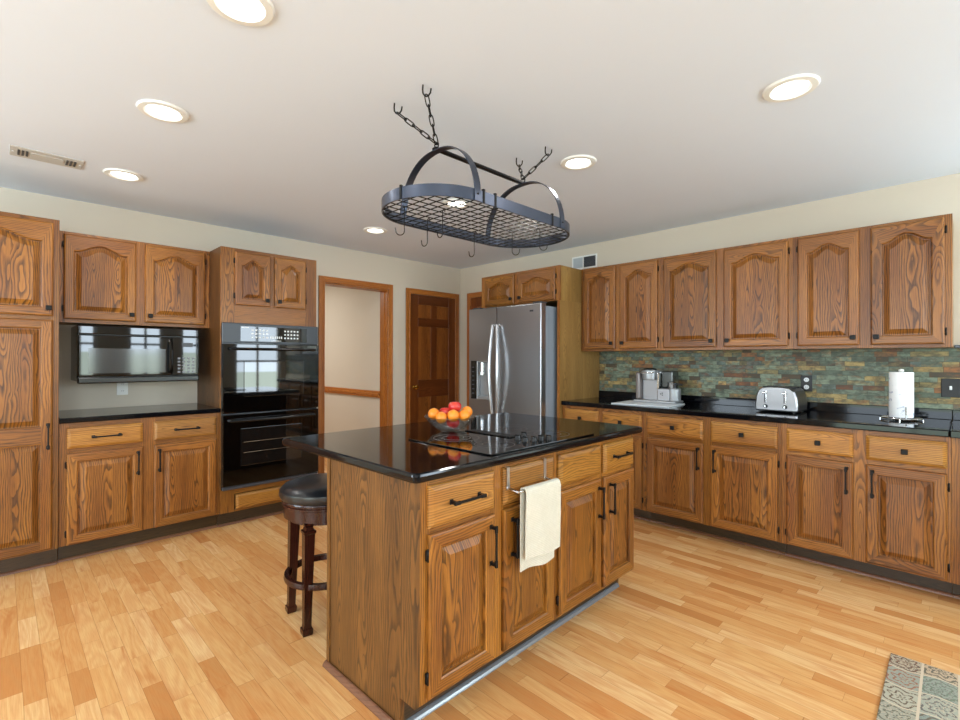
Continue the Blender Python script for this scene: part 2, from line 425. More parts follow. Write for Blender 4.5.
# ------------------------------------------------------------ room shell
def wall_with_holes(name, axis, pos, thick, a0, a1, holes, mat, z1=H + .1):
    """axis 'X': plane x=pos, runs along y; wall body goes from pos to pos+thick"""
    mb = MB(); cuts = sorted(holes)
    def seg(u0, u1, v0, v1):
        if u1 - u0 < 1e-4 or v1 - v0 < 1e-4: return
        if axis == 'X': mb.box(min(pos, pos + thick), max(pos, pos + thick), u0, u1, v0, v1, mat)
        else: mb.box(u0, u1, min(pos, pos + thick), max(pos, pos + thick), v0, v1, mat)
    u = a0
    for (h0, h1, z0, zz) in cuts:
        seg(u, h0, 0, z1); seg(h0, h1, 0, z0); seg(h0, h1, zz, z1); u = h1
    seg(u, a1, 0, z1)
    return struct(mb.build(name))

DW = (-1.85, -1.095, 0, 2.045)      # open doorway in the left wall
D2 = (-.79, -.095, 0, 2.045)       # panelled door in the left wall
D3 = (.2, .94, 0, 2.045)           # door beside the refrigerator
wall_with_holes('wall_left', 'X', 0, -.12, YS, .12, [DW], WALLM)
wall_with_holes('wall_right', 'Y', 0, .12, 0, XE + .12, [NORTH_WINDOW], WALLM)
wall_with_holes('wall_back', 'Y', YS, -.12, -.12, XE + .12, [(a, b, c, d) for a, b, c, d in SOUTH_FILL_WINDOWS], WALLM)
wall_with_holes('wall_east', 'X', XE, .12, YS, 0, EAST_WINDOWS, WALLM)
struct(MB().box(-4.2, XE + .3, YS - .3, .3, -.05, 0, FLOORM).build('floor'))
struct(MB().box(-.12, XE + .3, YS - .3, .3, H, H + .05, CEILM).build('ceiling'))
# hall behind the doorway
struct(MB().box(-4.2, -.121, -1.095, -1.0, 0, 2.45, HALLM).build('wall_hall_side'))
struct(MB().box(-4.3, -4.2, -4.2, -1.01, 0, 2.45, HALLM).build('wall_hall_end'))
struct(MB().box(-4.2, -.121, -4.2, -4.1, 0, 2.45, HALLM).build('wall_hall_near'))
struct(MB().box(-4.3, -.121, -4.2, -1.01, 2.45, 2.5, CEILM).build('ceiling_hall'))
mb = MB(); mb.box(-4.19, -.1405, -1.117, -1.096, .835, .912, CASEH, .004); mb.box(-4.19, -.1405, -1.128, -1.096, .86, .885, CASEH, .004)
struct(mb.build('trim_1'))
struct(MB().box(-4.19, -.1405, -1.115, -1.096, 0.001, .1, CASEH, .003).build('baseboard_hall'))
area('hall_fill_light', (-1.6, -2.4, 2.40), (0, 0, 0), .9, .9, 34, (1, .96, .9))  # added unseen fill lamp that brightens the closed hall

def casing(name, side, a0, a1, ztop, w=.062):
    """profiled door casing: two uprights and a head"""
    mb = MB()
    for (p0, p1, q) in ((0, w, .012), (.0, .018, .019), (w - .016, w, .016)):
        mb.box(a0 - p1, a0 - p0, -q, -.0005, .001, ztop + p1, CASE, .0025)
        mb.box(a1 + p0, a1 + p1, -q, -.0005, .001, ztop + p1, CASE, .0025)
        mb.box(a0 - p0, a1 + p0, -q, -.0005, ztop + p0, ztop + p1, CASEH, .0025)
    o = struct(mb.build(name))
    if side == 'L': o.rotation_euler = (0, 0, PI / 2)
    return o
casing('trim_2', 'L', DW[0], DW[1], 2.045)
casing('trim_3', 'L', D2[0], D2[1], 2.035)
casing('trim_4', 'R', D3[0], D3[1], 2.035)
mb = MB()   # jamb lining of the doorway
mb.box(-.14, .001, DW[0], DW[0] + .008, .001, 2.044, CASE); mb.box(-.14, .001, DW[1] - .008, DW[1], .001, 2.044, CASE); mb.box(-.14, .001, DW[0] + .008, DW[1] - .008, 2.034, 2.044, CASEH)
mb.box(-.08, -.045, DW[1] - .016, DW[1] - .008, .001, 2.034, CASE)
struct(mb.build('trim_5'))

def panel_door(name, side, a0, a1, ztop, knob_side):
    W = a1 - a0; t = .012
    mb = MB(); stw = .11; mid = W / 2; mw = .045
    rails = [(.01, .22), (.83, 1.03), (1.66, 1.76), (ztop - .115, ztop)]
    mb.box(a0, a1, -.002, -.0005, .01, ztop, DOORW)
    for x0, x1 in ((a0, a0 + stw), (a1 - stw, a1)): mb.box(x0, x1, -t, -.001, .01, ztop, DOORW, .002)
    for z0, z1 in rails: mb.box(a0 + stw, a1 - stw, -t, -.001, z0, z1, DOORWH, .002)
    for (z0, z1) in [(rails[i][1], rails[i + 1][0]) for i in range(3)]:
        mb.box(a0 + mid - mw, a0 + mid + mw, -t, -.001, z0, z1, DOORW, .002)
        for x0, x1 in ((a0 + stw, a0 + mid - mw), (a0 + mid + mw, a1 - stw)):
            lo = [[(x0 + i, y, z0 + i), (x1 - i, y, z0 + i), (x1 - i, y, z1 - i), (x0 + i, y, z1 - i)] for i, y in ((.001, -t), (.012, -.004), (.02, -.004), (.05, -.0105))]
            mb.loft(lo, DOORP)
    o = struct(mb.build(name))
    k = MB(); kx = a0 + .055 if knob_side < 0 else a1 - .055
    k.lathe([(.026, 0), (.026, -.006), (.01, -.012), (.01, -.03), (.024, -.04), (.028, -.052), (.02, -.064), (.001, -.067)], BRASS, (kx, .95), 20, 'Y')
    kk = k.build('door_knob', o, (0, -t, 0))
    if side == 'L': o.rotation_euler = (0, 0, PI / 2)
    return o
panel_door('door_1', 'L', D2[0] + .002, D2[1] - .002, 2.033, -1)
panel_door('door_2', 'R', D3[0] + .002, D3[1] - .002, 2.033, 1)

def window(name, axis, pos, a0, a1, z0, z1, out, cols, rowsn):
    mb = MB(); f = .05
    def bx(u0, u1, v0, v1, d0, d1):
        lo, hi = sorted((pos + out * d0, pos + out * d1))
        if axis == 'X': mb.box(lo, hi, u0, u1, v0, v1, WHITE)
        else: mb.box(u0, u1, lo, hi, v0, v1, WHITE)
    for u0, u1, v0, v1 in ((a0, a0 + f, z0, z1), (a1 - f, a1, z0, z1), (a0 + f, a1 - f, z0, z0 + f), (a0 + f, a1 - f, z1 - f, z1)): bx(u0, u1, v0, v1, .02, .09)
    for i in range(1, cols): u = a0 + (a1 - a0) * i / cols; bx(u - .018, u + .018, z0 + f, z1 - f, .03, .07)
    for i in range(1, rowsn): v = z0 + (z1 - z0) * i / rowsn; bx(a0 + f, a1 - f, v - .018, v + .018, .03, .07)
    return struct(mb.build(name))
k = 1
for q in EAST_WINDOWS: window('window_%d' % k, 'X', XE, *q, 1, 2, 2); k += 1
for q in SOUTH_FILL_WINDOWS: window('window_%d' % k, 'Y', YS, *q, -1, 2, 2); k += 1  # frames of the added, unseen south windows that let in fill light
window('window_%d' % k, 'Y', 0, *NORTH_WINDOW, 1, 2, 1)
struct(MB().box(4.492, 6.05, -.05, -.0005, 1.352, 1.37, GRANITE, .003).build('trim_6'))   # dark stool under the sink window
struct(MB().box(-8, 20, -20, 12, -.5, -.4, LAWN).build('ground'))

# backsplash
struct(MB().box(2.022, 6.55, -.012, -.0005, .975, 1.351, SLATE).build('wall_tiles'))

# ------------------------------------------------------------ ceiling fixtures
def can(x, y, label):
    t = root('recessed_light', label, 'ceiling light', (x, y, H), 0, 'recessed ceiling lights')
    MB().lathe([(.062, -.001), (.07, -.004), (.075, -.011), (.098, -.009), (.104, -.0005)], WHITE, (0, 0), 40, cap=False).build('trim_ring', t)
    MB().lathe([(.001, -.0065), (.05, -.006), (.069, -.002)], GLOW, (0, 0), 32, cap=False).build('lens', t)
    l = area('downlight', (x, y, H - .02), (0, 0, 0), .13, 0, 3.5, (1, .98, .95), 'DISK')
CANS = [(.852, -3.615, 'recessed ceiling light nearest the left wall cabinets, beside the air vent'),
        (1.931, -3.627, 'recessed ceiling light, middle of the row on the left half of the ceiling'),
        (2.902, -3.615, 'recessed ceiling light cut by the top edge of the photo'),
        (.846, -1.797, 'small recessed ceiling light in front of the open doorway'),
        (1.91, -1.788, 'recessed ceiling light shining through the pot rack grid'),
        (2.96, -1.784, 'recessed ceiling light just right of the hanging pot rack'),
        (4.024, -1.804, 'recessed ceiling light at far right above the wall cabinets')]
for q in CANS: can(*q)

t = root('ceiling_vent', 'long white metal air vent set in the ceiling at left', 'vent', (.86, -3.97, H), 0)
mb = MB(); mb.box(-.085, .085, -.155, .155, -.006, -.0005, VENTP, .002); mb.box(-.03, .04, -.07, .07, -.009, -.006, VENTP, .002); mb.build('vent_frame', t)
for s_ in (-1, 1):
    for i in range(3): MB().box(-.045, .045, s_ * (.085 + i * .017) - .005, s_ * (.085 + i * .017) + .005, -.0085, -.006, DGREY).build('slot', t)
for s_ in (-1, 1): MB().cyl((0, s_ * .143), .005, -.009, -.006, WHITEM, 10).build('screw', t)

t = root('wall_vent', 'white framed air return grille above the wall cabinets by the refrigerator', 'vent', (1.70, 0, 2.185))
mb = MB()
for q in ((0, .29, 0, .014), (0, .29, .118, .132), (0, .014, .014, .118), (.276, .29, .014, .118), (.128, .138, .014, .118)): mb.box(q[0], q[1], -.01, -.0005, q[2], q[3], WHITE, .001)
mb.build('vent_frame', t)
mb = MB(); mb.box(.138, .276, -.003, -.0008, .014, .118, DGREY)
for i in range(9): mb.box(.14, .274, -.008, -.003, .018 + i * .011, .0225 + i * .011, DGREY)
mb.build('louvers', t)
MB().box(.014, .128, -.006, -.0008, .014, .118, plain('pale_metal', (178, 184, 186), .4)).build('blank_plate', t)

# ------------------------------------------------------------ cabinet builders (local frame: x right, y into the cabinet, z up)
def prof(s): return .5 * (1 + math.cos(PI * s)) if abs(s) < 1 else 0.0
def door_mesh(u0, u1, w0, w1, rise=0., t=.02, fw=.055):
    mb = MB(); K = 24 if rise else 2
    iv, ih, ip = mb.mi(OAKV), mb.mi(OAKH), mb.mi(PANELV)
    fw = min(fw, (u1 - u0) * .2)
    def loop(i, y, A):
        pts = [(u0 + i + (u1 - u0 - 2 * i) * k_ / (K - 1), y, w0 + i) for k_ in range(K)]
        for k_ in range(K - 1, -1, -1):
            s_ = 2 * k_ / (K - 1) - 1
            top = w1 - i - (A * (1 - prof(s_ / .9) ** .85) + .006 if A else 0)
            pts.append((u0 + i + (u1 - u0 - 2 * i) * k_ / (K - 1), y, top))
        return pts
    spec = [(0, -.0005, 0), (0, -t + .007, 0), (.003, -t + .003, 0), (.009, -t, 0), (fw - .006, -t, rise), (fw, -t + .004, rise), (fw + .002, -t + .015, rise), (fw + .0085, -t + .015, rise), (fw + .034, -t + .0025, rise), (fw + .036, -t + .001, rise)]
    L = [[mb.bm.verts.new(p) for p in loop(*q)] for q in spec]
    n = 2 * K
    for li in range(len(L) - 1):
        for k_ in range(n):
            f = mb.bm.faces.new([L[li][k_], L[li][(k_ + 1) % n], L[li + 1][(k_ + 1) % n], L[li + 1][k_]])
            side = k_ == K - 1 or k_ == n - 1
            f.material_index = (iv if side else ih) if li < 6 else ip
    c = L[-1]
    for k_ in range(K - 1):
        f = mb.bm.faces.new([c[k_], c[k_ + 1], c[n - 2 - k_], c[n - 1 - k_]]); f.material_index = ip
    f = mb.bm.faces.new(L[0][::-1]); f.material_index = iv
    return mb
def drawer_mesh(u0, u1, w0, w1, t=.02):
    mb = MB()
    lo = [[(u0 + i, y, w0 + i), (u1 - i, y, w0 + i), (u1 - i, y, w1 - i), (u0 + i, y, w1 - i)] for i, y in ((0, -.0005), (0, -t + .011), (.003, -t + .007), (.015, -t + .001), (.018, -t))]
    mb.loft(lo, OAKD); return mb
def pull(u, w_, vert, parent, sh, y=-.02, L=.138):
    mb = MB(); h = L / 2
    for s_ in (-1, 1):
        a, b = (u, w_ + s_ * h) if vert else (u + s_ * h, w_)
        mb.box(a - .009, a + .009, y - .004, y, b - .009, b + .009, IRON, .002)
        mb.box(a - .0055, a + .0055, y - .03, y - .003, b - .0055, b + .0055, IRON, .001)
        a2, b2 = (u, w_ + s_ * (h - .004)) if vert else (u + s_ * (h - .004), w_)
        mb.box(a2 - (.0065 if vert else .014), a2 + (.0065 if vert else .014), y - .034, y - .024, b2 - (.014 if vert else .0065), b2 + (.014 if vert else .0065), IRON, .002)
    if vert: mb.box(u - .0045, u + .0045, y - .033, y - .025, w_ - h, w_ + h, IRON, .002)
    else: mb.box(u - h, u + h, y - .033, y - .025, w_ - .0045, w_ + .0045, IRON, .002)
    return mb.build('handle', parent, sh)
def knob(u, w_, parent, sh, y=-.02, s_=.0145):
    mb = MB(); mb.box(u - .006, u + .006, y - .016, y, w_ - .006, w_ + .006, IRON)
    mb.box(u - s_, u + s_, y - .026, y - .015, w_ - s_, w_ + s_, IRON, .003)
    return mb.build('knob', parent, sh)
def hinges(u, w0, w1, parent, sh, y=-.003):
    for z in (w0 + .07, w1 - .07):
        mb = MB(); mb.box(u - .007, u + .003, y - .006, y + .0022, z - .018, z + .018, IRON, .001); mb.cyl((u, y - .006), .004, z - .022, z + .022, IRON, 8)
        mb.build('hinge', parent, sh)

def cabinet(name, label, cat, loc, rot, W, D, z0, z1, stiles, rails, doors=(), drawers=(), kick=0, side=VENEER, group=None):
    """stiles: x ranges; rails: z ranges (absolute)"""
    zb = 0 if kick else z0
    t = root(name, label, cat, (loc[0], loc[1], zb), rot, group); sh = (0, 0, -zb)
    mb = MB(); mb.box(.0005, W - .0005, .0195, D, z0, z1, side)
    mb.build('carcass', t, sh)
    mb = MB()
    for x0, x1 in stiles: mb.box(x0, x1, 0, .019, z0, z1, OAKV, .0008)
    xs = sorted(stiles)
    for (a0, a1), (b0, b1) in zip(xs[:-1], xs[1:]):
        for r0, r1 in rails: mb.box(a1, b0, .0003, .019, r0, r1, OAKH)
    mb.build('face_frame', t, sh)
    if kick:
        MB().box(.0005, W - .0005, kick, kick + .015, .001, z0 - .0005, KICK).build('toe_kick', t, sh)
        MB().prism([(0, 0), (0, .016), (.006, .015), (.012, .011), (.015, .005), (.016, 0)], W - .002, QUARTER,
                   Matrix.Translation((.001, kick, .001)) @ Matrix.Rotation(-PI / 2, 4, 'Z')).build('quarter_round', t, sh)
    for d in doors:
        u0, u1, w0, w1, rise, kind, hu, hs = d
        o = door_mesh(u0, u1, w0, w1, rise).build('door', t, sh)
        if kind == 'pull': pull(hu, w1 - .105, True, o, sh)
        elif kind == 'knob': knob(hu, w0 + .048, o, sh)
        if hs: hinges(u0 - .002 if hs < 0 else u1 + .006, w0, w1, o, sh)
    for d in drawers:
        u0, u1, w0, w1, kind = d
        o = drawer_mesh(u0, u1, w0, w1).build('drawer', t, sh)
        c = ((u0 + u1) / 2, (w0 + w1) / 2)
        if kind == 'pull': pull(c[0], c[1], False, o, sh)
        elif kind == 'knob': knob(c[0], c[1], o, sh)
    return t

# right wall, wall cabinets. x ranges as seen in the photograph
def upper_pair(x0, x1, dA, dB, label):
    a, b = dA[0] - x0, dB[1] - x0; z0, z1 = 1.352, 2.112
    return cabinet('wall_cabinet', label, 'cabinet', (x0, -.325), 0, x1 - x0, .324, z0, z1,
                   [(0, a + .012), (dA[1] - x0 - .012, dB[0] - x0 + .012), (b - .012, x1 - x0)], [(z0, z0 + .035), (z1 - .04, z1)],
                   [(dA[0] - x0, dA[1] - x0, 1.372, 2.094, .048, 'knob', dA[1] - x0 - .03, -1), (dB[0] - x0, dB[1] - x0, 1.372, 2.094, .048, 'knob', dB[0] - x0 + .03, 1)],
                   group='oak wall cabinets on the right wall')
upper_pair(2.022, 2.784, (2.052, 2.375), (2.42, 2.758), 'oak wall cabinet with two narrow arched doors, touching the refrigerator surround above the coffee maker')
upper_pair(2.7845, 3.711, (2.810, 3.215), (3.270, 3.684), 'widest oak wall cabinet, middle of the right wall run, above the toaster')
upper_pair(3.7115, 4.489, (3.740, 4.070), (4.126, 4.456), 'oak wall cabinet with two arched doors at far right, above the paper towel roll')
def base_pair(x0, x1, dA, dB, label, hs=(1, 1)):
    a, b = dA[0] - x0, dB[1] - x0; z0, z1 = .11, .8745
    return cabinet('base_cabinet', label, 'cabinet', (x0, -.615), 0, x1 - x0, .612, z0, z1,
                   [(0, a + .012), (dA[1] - x0 - .012, dB[0] - x0 + .012), (b - .012, x1 - x0)], [(z0, z0 + .025), (.665, .715), (z1 - .035, z1)],
                   [(dA[0] - x0, dA[1] - x0, .118, .680, 0, 'pull', dA[1] - x0 - .03, -1), (dB[0] - x0, dB[1] - x0, .118, .680, 0, 'pull', dB[0] - x0 + .03, 1)],
                   [(dA[0] - x0, dA[1] - x0, .706, .846, 'knob'), (dB[0] - x0, dB[1] - x0, .706, .846, 'knob')], kick=.115, group='oak base cabinets on the right wall')
base_pair(2.022, 2.784, (2.050, 2.385), (2.423, 2.769), 'oak base cabinet beside the refrigerator surround, mostly hidden behind the island')
base_pair(2.7845, 3.711, (2.810, 3.230), (3.281, 3.691), 'widest oak base cabinet with two drawers, middle of the right wall below the toaster')
base_pair(3.7115, 4.489, (3.741, 4.078), (4.136, 4.473), 'oak base cabinet with two drawers at the far right below the paper towel roll')
cabinet('base_cabinet', 'oak base cabinet cut off by the right edge of the photo, beyond the counter seam', 'cabinet', (4.4895, -.615), 0, .93, .612, .11, .8745,
        [(0, .07), (.44, .49), (.86, .93)], [(.11, .135), (.665, .715), (.84, .8745)],
        [(.06, .45, .118, .68, 0, 'pull', .42, -1), (.48, .87, .118, .68, 0, 'pull', .51, 1)], [(.06, .45, .706, .846, ''), (.48, .87, .706, .846, '')], kick=.115)

def slab(name, x0, x1, y0, y1, z0, z1, lab, loc=(0, 0, 0), rot=0, bev=.006):
    o = MB().box(x0, x1, y0, y1, z0, z1, GRANITE, bev, 3)
    return o
t = root('countertop', 'long polished black granite countertop with upstand along the right wall', 'countertop', (2.022, -.645, .875))
MB().box(0, 2.46, 0, .644, 0, .037, GRANITE, .006, 3).build('worktop', t)
MB().box(0, 2.46, .622, .644, .0375, .0995, GRANITE, .002, 2).build('upstand', t)
t = root('countertop', 'short end of black granite countertop beyond the seam at the right edge', 'countertop', (4.484, -.652, .875))
MB().box(0, .96, 0, .651, 0, .037, GRANITE, .004, 2).build('worktop', t)
MB().box(0, .96, .629, .651, .0375, .0995, GRANITE, .002, 2).build('upstand', t)

# refrigerator surround
t = cabinet('refrigerator_cabinet', 'tall oak surround with two small arched doors over the refrigerator', 'cabinet', (1.045, -.66), 0, .975, .655, 1.80, 2.11,
            [(0, .072), (.437, .512), (.92, .975)], [(1.80, 1.815), (2.075, 2.11)],
            [(.06, .449, 1.808, 2.088, .04, 'knob', .42, 0), (.50, .932, 1.808, 2.088, .04, 'knob', .53, 1)], side=VENEER)
MB().box(.955, .975, -.001, .655, .001, 1.7995, VENEER).build('side_panel', t, (0, 0, -1.8))
MB().box(0, .018, -.001, .655, .001, 1.7995, VENEER).build('side_panel', t, (0, 0, -1.8))
MB().box(.9545, .976, -.012, -.0012, .001, 1.7995, OAKV).build('front_strip', t, (0, 0, -1.8))

# left wall: rot 90 deg, local x -> +y, local y -> -x
RL = PI / 2
cabinet('pantry_cabinet', 'tall oak pantry cabinet at the left edge of the photo', 'cabinet', (.61, -4.55), RL, .65, .605, .11, 2.128,
        [(0, .04), (.61, .65)], [(.11, .135), (1.50, 1.545), (2.09, 2.128)],
        [(.03, .622, 1.535, 2.103, .06, 'knob', .60, -1)], kick=.06)
# the pantry's long lower door has a mid rail
pt = [o for o in bpy.data.objects if o.name == 'pantry_cabinet'][0]
low = door_mesh(.03, .622, .8125, 1.512).build('door', pt)
o2 = door_mesh(.03, .622, .118, .812).build('lower_panel', low)
MB().box(.0835, .5685, -.0205, -.004, .762, .864, OAKH, .0015).build('mid_rail', low)
mb = MB(); mb.box(.039, .0835, -.0206, -.004, .13, 1.50, OAKV, .001); mb.build('stile', low)
mb = MB(); mb.box(.5685, .613, -.0206, -.004, .13, 1.50, OAKV, .001); mb.build('stile', low)
pull(.60, .808, True, low, (0, 0, 0))
hinges(.028, .118, 1.512, low, (0, 0, 0))

z0, z1 = 1.517, 2.122
t = cabinet('wall_cabinet', 'oak wall cabinet with two arched doors over the microwave', 'cabinet', (.33, -3.897), RL, .912, .327, z0, z1,
        [(0, .05), (.42, .50), (.868, .912)], [(z0, z0 + .035), (z1 - .035, z1)],
        [(.036, .432, 1.54, 2.104, .048, 'knob', .405, -1), (.486, .878, 1.54, 2.104, .048, 'knob', .515, 1)])
t = cabinet('base_cabinet', 'oak base cabinet with two drawers under the microwave', 'cabinet', (.59, -3.897), RL, .912, .587, .11, .8745,
        [(0, .05), (.42, .505), (.878, .912)], [(.11, .135), (.67, .72), (.84, .8745)],
        [(.036, .432, .113, .682, 0, 'pull', .402, -1), (.494, .888, .113, .682, 0, 'pull', .524, 0)],
        [(.036, .432, .712, .842, 'pull'), (.494, .888, .712, .842, 'pull')], kick=.06)
tag(MB().box(.001, .622, -3.896, -2.9865, .875, .908, GRANITE, .005, 3).build('countertop'), 'short black countertop under the microwave on the left wall', 'countertop')

# oven tower
t = cabinet('oven_cabinet', 'tall oak cabinet housing the black double wall oven', 'cabinet', (.6, -2.984), RL, .758, .597, .11, 2.124,
        [(0, .10), (.66, .758)], [(.11, .125), (.245, .288), (1.552, 1.70), (2.08, 2.124)],
        [(.098, .362, 1.69, 2.098, .045, 'knob', .332, -1), (.40, .656, 1.69, 2.098, .045, 'knob', .43, 1)],
        [(.11, .655, .128, .24, '')], kick=.06, side=DVEN)
MB().box(.362, .40, .0002, .019, 1.70, 2.08, OAKV).build('centre_stile', t)

t = root('double_wall_oven', 'black double wall oven with control panel built into the tall oak cabinet', 'oven', (.6, -2.984, .288), RL)
sh = (0, 0, -.288)
MB().box(.004, .754, -.022, -.001, .29, 1.548, BLACKP, .002).build('oven_frame', t, sh)
cp = MB().box(.001, .757, -.036, -.023, 1.398, 1.55, GREYB, .004).build('control_panel', t, sh)
MB().box(.13, .655, -.0375, -.0362, 1.412, 1.528, BLACK, .0005).build('display', cp, sh)
mb = MB()
for i in range(5):
    for j in range(3):
        mb.box(.21 + i * .028, .224 + i * .028, -.0388, -.0376, 1.438 + j * .028, 1.450 + j * .028, WHITEM)
        mb.box(.465 + i * .026, .478 + i * .026, -.0388, -.0376, 1.438 + j * .028, 1.450 + j * .028, WHITEM)
for i in range(6): mb.box(.353 + i * .017, .362 + i * .017, -.0388, -.0376, 1.438, 1.456, WHITEM)
for i in range(9): mb.box(.362 + i * .009, .368 + i * .009, -.0388, -.0376, 1.418, 1.423, WHITEM)
mb.build('keypad', cp, sh)
MB().box(.135, .19, -.0388, -.0376, 1.516, 1.521, WHITEM).build('maker_mark', cp, sh)
def oven_door(w0, w1, gx0, gx1, gz0, gz1, hz):
    d = MB().box(.002, .756, -.05, -.0235, w0, w1, BLACK, .005, 2).build('oven_door', t, sh)
    mb = MB()
    lo = [[(gx0 - i, y, gz0 - i), (gx1 + i, y, gz0 - i), (gx1 + i, y, gz1 + i), (gx0 - i, y, gz1 + i)] for i, y in ((0, -.0502), (0, -.0515), (-.004, -.0525), (-.006, -.0525))]
    mb.loft(lo, plain('oven_window_glass', (16, 15, 14), .03, 0, .7)); mb.build('oven_window', d, sh)
    mb = MB(); n = 14
    mb.tube([(.05 + .66 * i / n, -.078 - .022 * math.sin(PI * i / n), hz) for i in range(n + 1)], .011, BLACKP, 10)
    for x in (.055, .705): mb.tube([(x, -.05, hz), (x, -.08, hz)], .012, BLACKP, 10)
    mb.build('handle', d, sh)
    return d
oven_door(.866, 1.392, .15, .625, .985, 1.262, 1.352)
ld = oven_door(.318, .856, .13, .61, .46, .745, .808)
MB().box(.006, .752, -.044, -.0235, .29, .314, plain('oven_base_trim', (70, 72, 78), .3, .3), .003).build('lower_trim', t, sh)
mb = MB()
for zz in (.56, .64):
    mb.tube([(.15, -.0535, zz), (.59, -.0535, zz)], .0018, plain('rack_wire', (120, 100, 80), .3, .5), 6)
mb.build('oven_rack', ld, sh)

# microwave
t = root('microwave', 'black over-the-counter microwave hung under the left wall cabinet', 'microwave', (.42, -3.797, 1.11), RL)
MB().box(0, .712, .022, .405, .012, .39, BLACKP, .004).build('housing', t)
MB().box(.0, .712, -.012, .0215, .331, .387, BLACK, .006, 2).build('top_grille', t)
d = MB().box(0, .535, -.018, .0215, .046, .327, BLACK, .008, 2).build('microwave_door', t)
MB().box(.055, .495, -.0195, -.0182, .068, .236, plain('screen_glass', (52, 54, 56), .08, 0, .6)).build('door_window', d)
mb = MB(); mb.tube([(.52, -.02, .07), (.52, -.045, .085), (.52, -.05, .18), (.52, -.045, .285), (.52, -.02, .30)], .011, BLACK, 10); mb.build('handle', d)
c = MB().box(.538, .712, -.014, .0215, .046, .327, BLACK, .005, 2).build('control_panel', t)
mb = MB()
for i in range(4):
    for j in range(5): mb.box(.572 + i * .031, .590 + i * .031, -.0155, -.0142, .062 + j * .025, .076 + j * .025, plain('key_grey', (110, 112, 116), .4) if (i, j) == (0, 0) else bpy.data.materials['key_grey'])
mb.build('keypad', c)
MB().box(.60, .67, -.0155, -.0142, .255, .285, DGREY).build('clock_display', c)
MB().box(0, .712, -.024, .0215, .0, .043, BLACKP, .008, 2).build('bottom_trim', t)

def plate(name, label, cat, loc, rot, w_, h_, mat, kind):
    t = root(name, label, cat, loc, rot)
    MB().box(-w_ / 2, w_ / 2, -.006, -.0003, 0, h_, mat, .002).build('cover_plate', t)
    im = WHITEM if mat is not WHITE else WHITE
    if kind == 'outlet':
        for z in (h_ * .27, h_ * .73):
            s_ = MB().lathe([(.016, -.0063), (.016, -.0085), (.001, -.0086)], im, (0, z), 18, 'Y').build('socket', t)
            for x in (-.005, .005): MB().box(x - .001, x + .001, -.0092, -.0086, z - .004, z + .004, BLACKR).build('slot', s_)
    else:
        MB().box(-.006, .006, -.014, -.0063, h_ / 2 - .012, h_ / 2 + .012, im, .002).build('toggle', t)
    return t
plate('wall_outlet', 'white wall outlet under the microwave', 'outlet', (0, -3.493, 1.0), RL, .07, .115, WHITE, 'outlet')
plate('wall_outlet', 'black outlet plate with white sockets on the stone backsplash, by the toaster', 'outlet', (3.728, -.0125, 1.05), 0, .07, .115, BLACKR, 'outlet')
plate('light_switch', 'black switch plate with a white toggle at the right end of the backsplash', 'switch', (4.476, -.0125, 1.05), 0, .085, .115, BLACKR, 'switch')

# ------------------------------------------------------------ refrigerator
t = root('refrigerator', 'stainless steel side-by-side refrigerator with water dispenser', 'refrigerator', (1.072, -.86, 0))
W = .896
MB().box(.006, W - .006, .075, .82, .03, 1.745, FRSIDE, .004).build('housing', t)
MB().box(.02, W - .02, .06, .4, .002, .0295, BLACKR).build('base_grille', t)
xs_ = .372
d1 = MB(); dz0, dz1 = .89, 1.262; dx0, dx1 = .03, .275
def hole_front(mb, x0, x1, z0, z1, hx0, hx1, hz0, hz1, y0, y1, mat):
    for q in ((x0, hx0, z0, z1), (hx1, x1, z0, z1), (hx0, hx1, z0, hz0), (hx0, hx1, hz1, z1)):
        mb.box(q[0], q[1], y0, y1, q[2], q[3], mat)
    mb.box(x0, x1, y1, y1 + .03, z0, z1, mat)
hole_front(d1, 0, xs_ - .002, .045, 1.765, dx0, dx1, dz0, dz1, 0, .045, STEEL)
ld_ = d1.build('freezer_door', t)
MB().box(xs_ + .002, W, 0, .07, .045, 1.765, STEEL, .007, 3).build('refrigerator_door', t)
rd_ = t.children[-1]
rd_ = [o for o in t.children if o.name.startswith('refrigerator_door')][0]
mb = MB(); mb.box(dx0 + .001, dx0 + .075, -.006, .04, dz0 + .001, dz1 - .001, BLACK, .003); 
for i in range(7): mb.box(dx0 + .02, dx0 + .05, -.0075, -.006, dz0 + .05 + i * .042, dz0 + .06 + i * .042, DGREY)
mb.build('dispenser_panel', ld_)
mb = MB(); mb.box(dx0 + .077, dx1 - .001, .036, .044, dz0 + .001, dz1 - .001, SILVER)
mb.box(dx0 + .077, dx0 + .09, -.004, .035, dz0 + .001, dz1 - .001, SILVER, .003); mb.box(dx1 - .012, dx1 - .001, -.004, .035, dz0 + .001, dz1 - .001, SILVER, .003)
mb.box(dx0 + .09, dx1 - .012, -.004, .035, dz0 + .001, dz0 + .03, SILVER, .003); mb.box(dx0 + .09, dx1 - .012, -.004, .035, dz1 - .015, dz1 - .001, SILVER, .003)
mb.build('dispenser_recess', ld_)
mb = MB(); mb.lathe([(.022, dz1 - .02), (.022, dz1 - .1), (.03, dz1 - .105), (.03, dz1 - .135), (.001, dz1 - .14)], CHROME, (.175, .01), 20); mb.build('dispenser_spout', ld_)
for x, par, s_ in ((xs_ - .026, ld_, -1), (xs_ + .03, rd_, 1)):
    mb = MB(); n = 18
    pts = [(x + (.010 if s_ < 0 else .034) * s_ * math.sin(PI * i / n), -.03 - .035 * math.sin(PI * i / n), .74 + .85 * i / n) for i in range(n + 1)]
    pts = [(x, -.001, .735)] + pts + [(x, -.001, 1.595)]
    mb.tube(pts, .0135, SATIN, 10); mb.build('handle', par)
